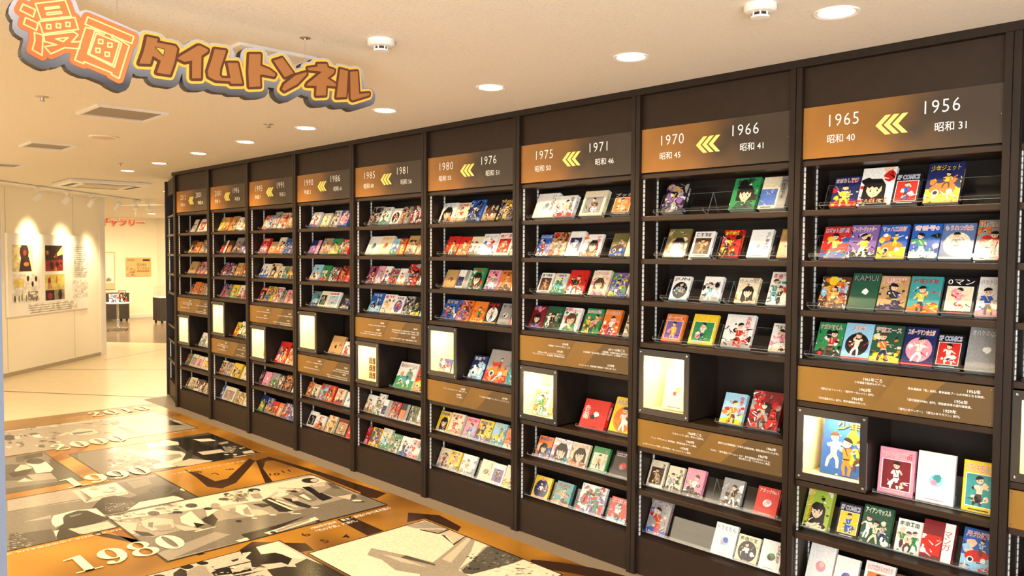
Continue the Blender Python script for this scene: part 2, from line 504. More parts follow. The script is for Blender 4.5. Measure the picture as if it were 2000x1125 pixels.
def cover_art(w, h, bg, acc, style, rng):
    B, A = PAL[bg], [PAL[c] for c in acc]
    art = Art(w, h, B)
    S = PAL['s']
    hair = rng.choice([PAL['k'], PAL['k'], PAL['d'], PAL['k']])
    def scatter(n, x0, y0, x1, y1, big=0.16):
        for _ in range(int(n * 1.5)):
            art.blob(rng.uniform(x0, x1), rng.uniform(y0, y1), w * rng.uniform(.03, big), rng.choice(A), rng, 8, rng.uniform(.4, 1.3))
        for _ in range(int(n * 2.2)):
            x, y = rng.uniform(x0, x1), rng.uniform(y0, y1)
            art.limb((x, y), (x + rng.uniform(-.25, .25) * w, y + rng.uniform(-.2, .2) * w), w * rng.uniform(.008, .03), w * .006, rng.choice(A + [PAL['k'], PAL['w']]))
    if style == 'F':
        scatter(7, 0, 0, w, h * .72)
        art.ell(w * .5, h * .04, w * .6, h * .16, A[1])
        art.person(w * rng.uniform(.4, .6), h * .03, h * rng.uniform(.68, .76), hair, S, A[0], rng, rng.uniform(-.1, .1))
        scatter(4, 0, 0, w, h * .25, .1)
    elif style == 'T':
        scatter(5, 0, 0, w, h * .7)
        for k, cx in enumerate((.24, .74, .5)):
            art.person(w * cx, h * (.02 + .1 * (k != 2)), h * rng.uniform(.5, .66), rng.choice([PAL['k'], PAL['d'], A[2]]), S, A[k % 3], rng)
    elif style == 'H':
        scatter(5, 0, 0, w, h, .2)
        cx, cy, r = w * rng.uniform(.44, .58), h * rng.uniform(.40, .46), w * rng.uniform(.2, .27)
        art.add([(w * .08, 0), (w * .95, 0), (cx + r * .9, cy - r * 1.1), (cx - r * .9, cy - r * 1.1)], A[0])
        art.add([(cx - r * .3, cy - r * 1.6), (cx + r * .3, cy - r * 1.6), (cx + r * .3, cy - r * .6), (cx - r * .3, cy - r * .6)], S)
        long = rng.uniform(.6, 2.0)
        art.add([(cx - r * 1.35, cy - r * long), (cx - r * .6, cy - r * long * 1.1), (cx + r * .7, cy - r * long * .9), (cx + r * 1.4, cy - r * long), (cx + r * 1.3, cy + r * .6), (cx + r * .7, cy + r * 1.45), (cx - r * .5, cy + r * 1.5), (cx - r * 1.3, cy + r * .6)], hair if bg != 'k' else A[1])
        art.add([(cx - r * .85, cy + r * .5), (cx - r * .9, cy - r * .2), (cx - r * .5, cy - r * .8), (cx - r * .05, cy - r * 1.1), (cx + r * .45, cy - r * .85), (cx + r * .88, cy - r * .2), (cx + r * .85, cy + r * .5)], S)
        fr_ = [(cx - r * 1.0, cy + r * .1)]
        for q in range(7):
            fr_.append((cx + r * (-.85 + q * .28), cy + r * (rng.uniform(.0, .25) if q % 2 else rng.uniform(.3, .55))))
        art.add(fr_ + [(cx + r * 1.0, cy + r * .1), (cx + r * .9, cy + r * 1.0), (cx, cy + r * 1.3), (cx - r * .9, cy + r * 1.0)], hair if bg != 'k' else A[1])
        for sx in (-.42, .38):
            art.ell(cx + sx * r, cy - r * .15, r * .2, r * .13, PAL['w'], 8)
            art.ell(cx + sx * r + r * .03, cy - r * .15, r * .1, r * .14, PAL['k'], 8)
            art.rect(cx + sx * r - r * .2, cy + r * .04, cx + sx * r + r * .2, cy + r * .09, PAL['k'])
        art.ell(cx - r * .02, cy - r * .72, r * .14, r * .04, PAL['m'], 6)
        art.limb((cx, cy - r * .35), (cx - r * .08, cy - r * .48), r * .02, r * .02, PAL['d'])
        scatter(4, 0, 0, w, h * .22, .09)
    elif style == 'P':
        fx = w * .1
        art.rect(fx - w * .025, h * .1, w - fx + w * .025, h * .76, PAL['w'])
        inner = Art(w, h, B)
        art.rect(fx, h * .115, w - fx, h * .745, A[0])
        for _ in range(6):
            art.blob(rng.uniform(w * .28, w * .72), rng.uniform(h * .22, h * .62), w * rng.uniform(.05, .13), rng.choice(A), rng)
        art.person(w * .5, h * .13, h * .58, hair, S, A[1], rng)
        scatter(3, w * .25, h * .18, w * .75, h * .3, .08)
        art.rect(w * .2, h * .035, w * .8, h * .055, A[2])
    elif style == 'S':
        art.rect(0, 0, w, h * .35, A[1])
        scatter(4, 0, h * .3, w, h * .7, .2)
        art.ell(w * .48, h * .36, w * .38, h * .14, A[0], 14, .15)
        art.ell(w * .3, h * .25, w * .11, w * .11, PAL['w'], 10)
        art.ell(w * .3, h * .25, w * .07, w * .07, PAL['k'], 10)
        art.ell(w * .7, h * .27, w * .09, w * .09, PAL['w'], 10)
        art.person(w * .58, h * .36, h * .40, hair, S, A[1], rng, .05)
        scatter(5, 0, 0, w, h * .2, .1)
    elif style == 'D':
        art.ell(w * .5, h * .42, w * .42, w * .44, A[0], 20)
        scatter(4, w * .2, h * .3, w * .8, h * .6, .09)
        art.person(w * .5, h * .1, h * .64, hair, S, A[1], rng, rng.uniform(-.08, .08))
        art.rect(0, 0, w, h * .06, A[2])
    elif style == 'V':
        art.rect(0, h * .1, w * .62, h * .62, A[0])
        scatter(4, 0, h * .15, w * .5, h * .6, .12)
        art.rect(w * .68, 0, w, h, A[2])
        art.rect(w * .1, h * .03, w * .5, h * .06, A[1])
    elif style == 'N':
        art.ell(w * .52, h * .45, w * .2, h * .13, A[0], 12, .3)
        art.blob(w * .55, h * .5, w * .12, A[2], rng)
        art.blob(w * .45, h * .4, w * .09, A[1], rng)
        art.rect(w * .25, h * .05, w * .75, h * .07, A[1])
    else:
        scatter(16, 0, 0, w, h * .95, .2)
        art.person(w * rng.uniform(.3, .7), h * .05, h * .64, hair, S, rng.choice(A), rng)
        scatter(6, 0, 0, w, h * .9, .09)
    return art

# ------------------------------------------------------------------ the room shell
XP = [-0.032, -0.881, -1.773, -2.68, -3.601, -4.516, -5.421, -6.325, -7.193, -8.078]
CEIL = 2.60
def poly_slab(name, pts, z0, z1, m, parent=None):
    mb = MB()
    mb.prism(pts, lambda p: (p[0], p[1], z1), lambda p: (p[0], p[1], z0))
    return mb.build(name, m, parent)

def ceiling_mat():
    m = mat('acoustic_ceiling', rgb(226, 219, 206), 0.8)
    nt = m.node_tree
    p = nt.nodes['Principled BSDF']
    tc = nt.nodes.new('ShaderNodeTexCoord')
    mp = nt.nodes.new('ShaderNodeMapping'); mp.inputs['Scale'].default_value = (1, 2.2, 1)
    nt.links.new(tc.outputs['Object'], mp.inputs['Vector'])
    n = nt.nodes.new('ShaderNodeTexNoise'); n.inputs['Scale'].default_value = 55; n.inputs['Detail'].default_value = 4
    nt.links.new(mp.outputs[0], n.inputs['Vector'])
    r = nt.nodes.new('ShaderNodeMapRange')
    r.inputs['From Min'].default_value = 0.55; r.inputs['From Max'].default_value = 0.75
    nt.links.new(n.outputs['Fac'], r.inputs['Value'])
    b = nt.nodes.new('ShaderNodeBump'); b.inputs['Strength'].default_value = 0.5; b.inputs['Distance'].default_value = 0.006
    nt.links.new(r.outputs['Result'], b.inputs['Height'])
    nt.links.new(b.outputs['Normal'], p.inputs['Normal'])
    return m
FX0, FX1, FY0, FY1 = -26.0, 3.2, -6.5, 8.0
fl = MB().box(FX0, FX1, FY0, FY1, -0.08, 0.0).build('floor', mat('pale_floor', rgb(226, 208, 172), 0.22, noise=0.03, nscale=6))
tag(fl, kind='structure')
ce = MB().box(FX0, FX1, FY0, FY1, CEIL, CEIL + 0.08).build('ceiling', ceiling_mat())
tag(ce, kind='structure')
tag(MB().box(-8.6, 1.4, 0.30, 0.42, 0, CEIL).build('wall_bookcase', WHITE_P), kind='structure')

# grey glossy floor of the far gallery, beyond a diagonal edge
gl = poly_slab('grey_floor_area', [(-19.3, -1.95), (-12.2, 4.3), (-12.2, 7.5), (-25.9, 7.5), (-25.9, -1.95)], 0.0, 0.0012,
               mat('grey_gallery_floor', rgb(122, 108, 90), 0.18, noise=0.05, nscale=20), fl)
JOINT = mat('floor_joint', rgb(120, 108, 90), 0.4, noise=0.05)
def strip(parent, a, b, wd, z, m, name='joint_strip'):
    a = Vector((*a, 0)); b = Vector((*b, 0)); d = (b - a).normalized(); n = Vector((-d.y, d.x, 0)) * wd / 2
    return poly_slab(name, [tuple((a - n).xy), tuple((b - n).xy), tuple((b + n).xy), tuple((a + n).xy)], 0.0, z, m, parent)
strip(fl, (-11.3, -1.79), (-8.55, 0.235), 0.035, 0.0012, JOINT)
strip(fl, (-12.35, -0.53), (-9.9, 2.24), 0.035, 0.0012, JOINT)
strip(fl, (-12.73, 0.65), (-14.4, 3.1), 0.03, 0.0012, JOINT)
# grey strip along the bookcase
poly_slab('grey_floor_strip', [(-8.78, -0.13), (3.1, -0.13), (3.1, 0.30), (-8.3, 0.30), (-8.9, 0.32)], 0.0, 0.0010,
          mat('speckled_grey_floor', rgb(134, 122, 106), 0.5, noise=0.18, nscale=140), fl)

# gallery wall, diagonal, left of the passage
WA = Vector((-11.65, -0.97, 0)); WB = Vector((-13.5, 0.9, 0))
WD = (WB - WA).normalized(); WN = Vector((-WD.y, WD.x, 0)) * -1   # WN faces the passage
def wallpt(s, off, z): return tuple(WA + WD * s + WN * off + Vector((0, 0, z)))
def wall_box(name, s0, s1, o0, o1, z0, z1, m, parent=None):
    mb = MB()
    mb.prism([(s0, z0), (s1, z0), (s1, z1), (s0, z1)], lambda p: wallpt(p[0], o1, p[1]), lambda p: wallpt(p[0], o0, p[1]))
    return mb.build(name, m, parent)
GW = mat('gallery_wall_paint', rgb(250, 240, 214), 0.6, noise=0.015, nscale=2)
tag(wall_box('wall_left', -3.6, 2.60, -0.12, 0.0, 0.0, CEIL, GW), kind='structure')
tag(wall_box('trim_1', 2.46, 2.62, -0.13, 0.015, 0.0, CEIL, WHITE_P), kind='structure')
tag(wall_box('baseboard_left', -3.6, 2.46, 0.0, 0.01, 0.0, 0.055, mat('baseboard_grey', rgb(176, 160, 132), 0.5, noise=0.05)), kind='structure')
for s in (0.12, 1.72):
    wall_box('panel_seam', s - .004, s + .004, 0.0, 0.002, 0.06, CEIL - .01, mat('seam_grey', rgb(196, 186, 164), 0.6, noise=.03), bpy.data.objects['wall_left'])
# far walls
tag(MB().box(-21.15, -21.0, -1.5, 4.46, 0, CEIL).build('wall_back', GW), kind='structure')
mbw = MB().prism([(-21.0, 4.46), (-15.0, 7.4), (-15.05, 7.5), (-21.1, 4.6)], lambda p: (p[0], p[1], CEIL), lambda p: (p[0], p[1], 0))
tag(mbw.build('wall_far', GW), kind='structure')
tag(MB().box(-21.0, -20.98, -1.5, 4.46, 0, .08).build('baseboard_back', WHITE_P), kind='structure')
# free partition at the left edge of the view
tag(MB().box(-1.79, -1.715, -3.9, -2.928, 0, 2.3).build('wall_partition', mat('blue_grey_partition', rgb(112, 120, 138), 0.5, noise=.03, nscale=4)), kind='structure')

# ------------------------------------------------------------------ the bookcase units
Z_SH = (1.93, 1.703, 1.479, 1.258)
TH = 0.026
YEARS = [None, ('1965', '昭和 40', '1956', '昭和 31'), ('1970', '昭和 45', '1966', '昭和 41'), ('1975', '昭和 50', '1971', '昭和 46'),
         ('1980', '昭和 55', '1976', '昭和 51'), ('1985', '昭和 60', '1981', '昭和 56'), ('1990', '平成 2', '1986', '昭和 61'),
         ('1995', '平成 7', '1991', '平成 3'), ('2000', '平成 12', '1996', '平成 8'), ('2012', '平成 24', '2001', '平成 13')]
BORD = ['', 'rightmost', 'second', 'third', 'fourth', 'fifth', 'sixth', 'seventh', 'eighth', 'ninth']
def bayname(i): return 'rightmost headed bay' if i == 1 else '%s bay from right' % BORD[i]
def levels(i):
    odd = i % 2 == 1
    # info panel z0,z1 ; box z0,z1 ; boards (z of top)
    if odd: return (1.074, 1.228), (0.712, 1.042), (1.070, 0.705), 0.705
    return (0.702, 0.847), (0.880, 1.226), (0.876, 0.700), 0.876
def bookcase(i, loc, width, rz, label, dp=.264, cut=0.0):
    rt = empty('bookcase_unit', loc, rz)
    tag(rt, label, 'bookcase', 'dark wooden bookcase units along the wall')
    xl, xr = 0.030, width - 0.027 - cut
    p = MB()
    for a, b in ((-0.027, -0.001), (0.003, 0.028)):
        p.box(a, b, -0.022, 0.0, 0.0, 2.565)
    p.box(-0.001, 0.003, -0.014, 0.0, 0.0, 2.565)
    p.build('post', WOOD, rt)
    MB().box(-0.0255, 0.0295, 0.0005, dp + .021, 0.0, 2.564).build('side_panel', WOOD, rt)
    MB().box(xl, xr - .001, dp + .001, dp + .02, 0.0, 2.564).build('back_panel', WOODB, rt)
    MB().box(xl, xr, 0.004, 0.024, 2.386, 2.564).build('header_board', WOODF, rt)
    MB().box(xl, xr, 0.012, dp, 2.150, 2.156).build('header_backing', WOODB, rt)
    bevel_box('rail', (xl, xr, -0.004, dp, 2.126, 2.1495), WOODH, rt, r=.0025)
    info, box, boards, _ = levels(i)
    for z in Z_SH + boards + (0.462,):
        bevel_box('shelf', (xl, xr, -0.004, dp, z - TH, z), WOODH, rt, r=.0025)
    MB().box(xl, xr, 0.0, dp, 0.0, 0.205).build('kick_board', WOODF, rt)
    # slotted strips on the left side panel
    for y in (0.014, 0.135):
        for z0, z1 in ((0.206, 0.43), (0.465, 0.67), (1.260, 1.452), (1.481, 1.676), (1.705, 1.903), (1.932, 2.124)):
            MB().box(0.0298, 0.0325, y, y + 0.012, z0, z1).build('slotted_strip', STRIP, rt)
    return rt
LIGHT_IN = []
def screw(parent, x, y, z, r=.006):
    mb = MB().lathe([(r, 0), (r, .002), (r * .6, .004)], 10)
    mb.xf(Matrix.Translation((x, y, z)) @ Matrix.Rotation(math.pi / 2, 4, 'X'))
    return mb.build('screw', SCREW, parent)

def light_box(i, x, width, z0, z1, label):
    rt = empty('light_box', (x, -0.006, z0))
    tag(rt, label, 'light box', 'lit display boxes in the bookcases')
    h = z1 - z0
    b = 0.030; t = 0.034
    f = MB()
    f.box(0, width, -.004, .004, 0, t).box(0, width, -.004, .004, h - t, h).box(0, b, -.004, .004, t, h - t).box(width - b, width, -.004, .004, t, h - t)
    fm = f.build('frame', FRAMEB, rt)
    c = MB()
    c.box(0.002, .010, .005, .26, 0.002, h - .002).box(width - .010, width - .002, .005, .26, .002, h - .002)
    c.box(.010, width - .010, .005, .26, .002, .012).box(.010, width - .010, .005, .26, h - .012, h - .002)
    c.build('casing', WOODB, rt)
    l = MB()
    l.box(.011, width - .011, .225, .23, .013, h - .013).box(.0105, .015, .006, .224, .013, h - .013).box(width - .015, width - .0105, .006, .224, .013, h - .013)
    l.box(.016, width - .016, .006, .224, .0125, .018)
    l.build('lining', CREAM, rt)
    MB().box(b, width - b, .001, .0025, t, h - t).build('pane', ACR, rt)
    for sx in (.014, width - .014):
        for sz in (.016, h - .016):
            screw(fm, sx, -.0045, sz)
    MB().box(width * .3, width * .7, .06, .13, h - .020, h - .0125).build('lamp', mat('box_lamp', (1, .9, .7), .5, emis=(1, .82, .5), estr=12.0, noise=.01), rt)
    lo = add_light('box_lamp_light', 'AREA', (width * .5, .095, h - .024), 1.9, (1, .78, .42), rot=(0, 0, 0), shape='RECTANGLE', size=.12, size_y=.06)
    lo.parent = rt
    return rt

def year_panel(i, x0, x1):
    w = x1 - x0
    y0, e0, y1, e1 = YEARS[i]
    rt = MB().box(0, w, -.004, .004, 0, .227).build('year_panel', YEARP)
    rt.location = (x0, -0.001, 2.1575)
    tag(rt, 'header panel reading %s and %s atop the %s' % (y0, y1, bayname(i)), 'sign', 'year header panels')
    yy = -.0052
    k = w / .80
    line_text('year_lettering', y0, rt, LET_W, w * .13, .133, .056, yy, spacing=1.12, narrow=.90 * k, bold=-.008)
    line_text('era_lettering', e0, rt, LET_W, w * .135, .064, .030, yy, narrow=.95 * k)
    line_text('year_lettering', y1, rt, LET_W, w * .625, .140, .056, yy, spacing=1.12, narrow=.90 * k, bold=-.008)
    line_text('era_lettering', e1, rt, LET_W, w * .69, .068, .030, yy, narrow=.95 * k)
    for c in range(3):
        X = w * (.435 + .043 * c); s = .040
        pts = [(X - .028 * k, .115), (X + .012 * k, .115 - s), (X + .034 * k, .115 - s), (X - .004 * k, .115), (X + .034 * k, .115 + s), (X + .012 * k, .115 + s)]
        MB().prism(pts, lambda p: (p[0], -.0056, p[1]), lambda p: (p[0], -.0042, p[1])).build('chevron', LET_Y, rt)
    for sx in (.008, w - .008): screw(rt, sx, -.0042, .11, .003)
    return rt

INFO = {
 1: [('1961年ごろ', ['少年漫画で戦記ものブーム。'], .5, .80), ('1963年', ['『週刊少女フレンド』『週刊マーガレット』創刊。'], .44, .50), ('1964年', ['『月刊漫画ガロ』創刊。青年漫画誌のはしり。'], .40, .22),
     ('1956年', ['貸本漫画誌『影』創刊。貸本劇画ブームの中核となる雑誌。'], .965, .80), ('1956年', ['『週刊漫画TIMES』創刊。現役最長寿の週刊漫画誌。'], .91, .50), ('1959年', ['『週刊少年サンデー』『週刊少年マガジン』創刊。'], .86, .22)],
 2: [('1968年ごろ', ['『少年ジャンプ』創刊。翌年から週刊化。'], .50, .80), ('1969年', ['アニメ『サザエさん』放映開始。現役最長寿のアニメ番組。'], .45, .50), ('1970年', ['よど号ハイジャック事件。犯行声明に「あしたのジョー」登場。'], .41, .22),
     ('1966年', ['最初の公共漫画施設「大宮市立漫画会館」開館(現在はさいたま市)。'], .98, .80), ('1967年', ['『COM』『週刊漫画アクション』など、青年漫画誌の創刊ラッシュ。', '着せ替え人形『リカちゃん』発売。'], .93, .50)],
 3: [('1974年', ['宝塚歌劇『ベルサイユのばら』上演。'], .50, .80), ('1975年', ['『月刊Mimi』創刊。レディスコミックのはしり。', '『コミックマーケット』、第1回開催。参加者数約700名。'], .45, .50),
     ('1971〜73年ごろ', ['萩尾望都・竹宮惠子(恵子)ら新世代の', '少女漫画家「花の24年組」の活躍が注目され、少女漫画ブームへ。'], .985, .80), ('1973年', ['オイルショック。紙価高騰で漫画誌が一時的に薄くなる。'], .90, .22)],
 4: [('1978年', ['『ゲーム・スペースインベーダー』登場。大ブーム。'], .50, .80), ('1979年', ['アニメ誌創刊。'], .45, .50), ('1977年', ['アニメ映画『宇宙戦艦ヤマト』がヒット。アニメブームへ。'], .97, .74)],
}
for k_, ys in ((5, ('1984年', '1985年', '1981年', '1983年')), (6, ('1988年', '1989年', '1986年', '1987年')), (7, ('1994年', '1995年', '1991年', '1992年')),
               (8, ('1999年', '2000年', '1996年', '1997年')), (9, ('2004年', '2010年', '2001年', '2003年'))):
    INFO[k_] = [(ys[0], None, .48, .80), (ys[1], None, .42, .44), (ys[2], None, .96, .70), (ys[3], None, .93, .30)]
def info_panel(i, x0, x1, z0, z1):
    w, h = x1 - x0, z1 - z0
    rt = MB().box(0, w, -.004, .004, 0, h).build('info_panel', INFOP)
    rt.location = (x0, -.004, z0)
    tag(rt, 'brass-brown panel of white year notes in the %s' % bayname(i) if i else 'brass-brown text panel at the right edge of the picture', 'sign', 'timeline text panels')
    # lighter diagonal sweep printed on the panel
    MB().prism([(w * .42, .002), (w * .60, .002), (w * .78, h - .002), (w * .54, h - .002)], lambda p: (p[0], -.0045, p[1]), lambda p: (p[0], -.0042, p[1])).build(
        'printed_sweep', mat('panel_sweep', rgb(120, 88, 38), .38, noise=.08, nscale=6), rt)
    yy = -.0052
    rng = random.Random(i * 13 + 1)
    for yr, lines, fx, fz in INFO.get(i, []):
        line_text('year_note', yr, rt, LET_W, w * fx - .02, h * fz - .002, .0125, yy, 'RIGHT')
        if lines:
            for q, ln in enumerate(lines):
                n = len(ln)
                me = text_mesh(ln, 1.0, 'RIGHT')
                b0 = bbox2(me)
                hh = .0080
                wmax = (w * .47) / max(1e-3, (b0[1] - b0[0]) * hh * 1.36)
                line_text('note_text', ln, rt, LET_W, w * fx, h * fz - .0165 - .0125 * q, hh, yy, 'RIGHT', narrow=min(.98, wmax))
        else:
            for q in range(rng.choice((1, 1, 2))):
                a = Art(w * rng.uniform(.22, .4), .0085, LETC := rgb(196, 170, 120))
                a.sh = []
                a.pseudo(0, 0, a.w, .0085, PAL['w'], rng, 22)
                ox, oz = w * fx - a.w, h * fz - .024 - .016 * q
                tag(a.build('note_text', PAPER_PRINT, rt, lambda x, y, l: (ox + x, yy - l * .01, oz + y), .0001), kind='stuff')
    for sx in (.010, w - .010):
        for sz in (.012, h - .012): screw(rt, sx, -.0042, sz, .0035)
    return rt

for i in range(0, 10):
    width = (XP[i - 1] - XP[i]) if i else 0.88
    X0 = XP[i]
    lab = ('dark brown bookcase unit forming the %s, headed %s' % (bayname(i), YEARS[i][2])) if i else 'dark brown bookcase bay cut off by the right edge of the picture'
    bookcase(i, (X0, 0, 0), width, 0, lab)
    xl, xr = X0 + .031, X0 + width - .028
    info, box, boards, _ = levels(i)
    if i:
        year_panel(i, xl, xr)
    info_panel(i, xl, xr, *info)
    light_box(i, xl + .001, .315, box[0], box[1], ('lit display box in the %s' % bayname(i)) if i else 'lit display box at the right edge of the picture')
ANG = math.radians(15)
E9 = (XP[9] - .028, 0.0)
W10 = 0.86
bookcase(10, (E9[0] - W10 * math.cos(ANG), W10 * math.sin(ANG), 0), W10, -ANG, 'narrow-looking dark bookcase bay turned away at the far end', .15, .05)
cr = MB().box(-8.13, 0.86, -.026, .285, 2.5655, 2.5995).build('crown_board', WOOD)
tag(cr, 'long dark crown board joining the bookcases to the ceiling', 'crown board')

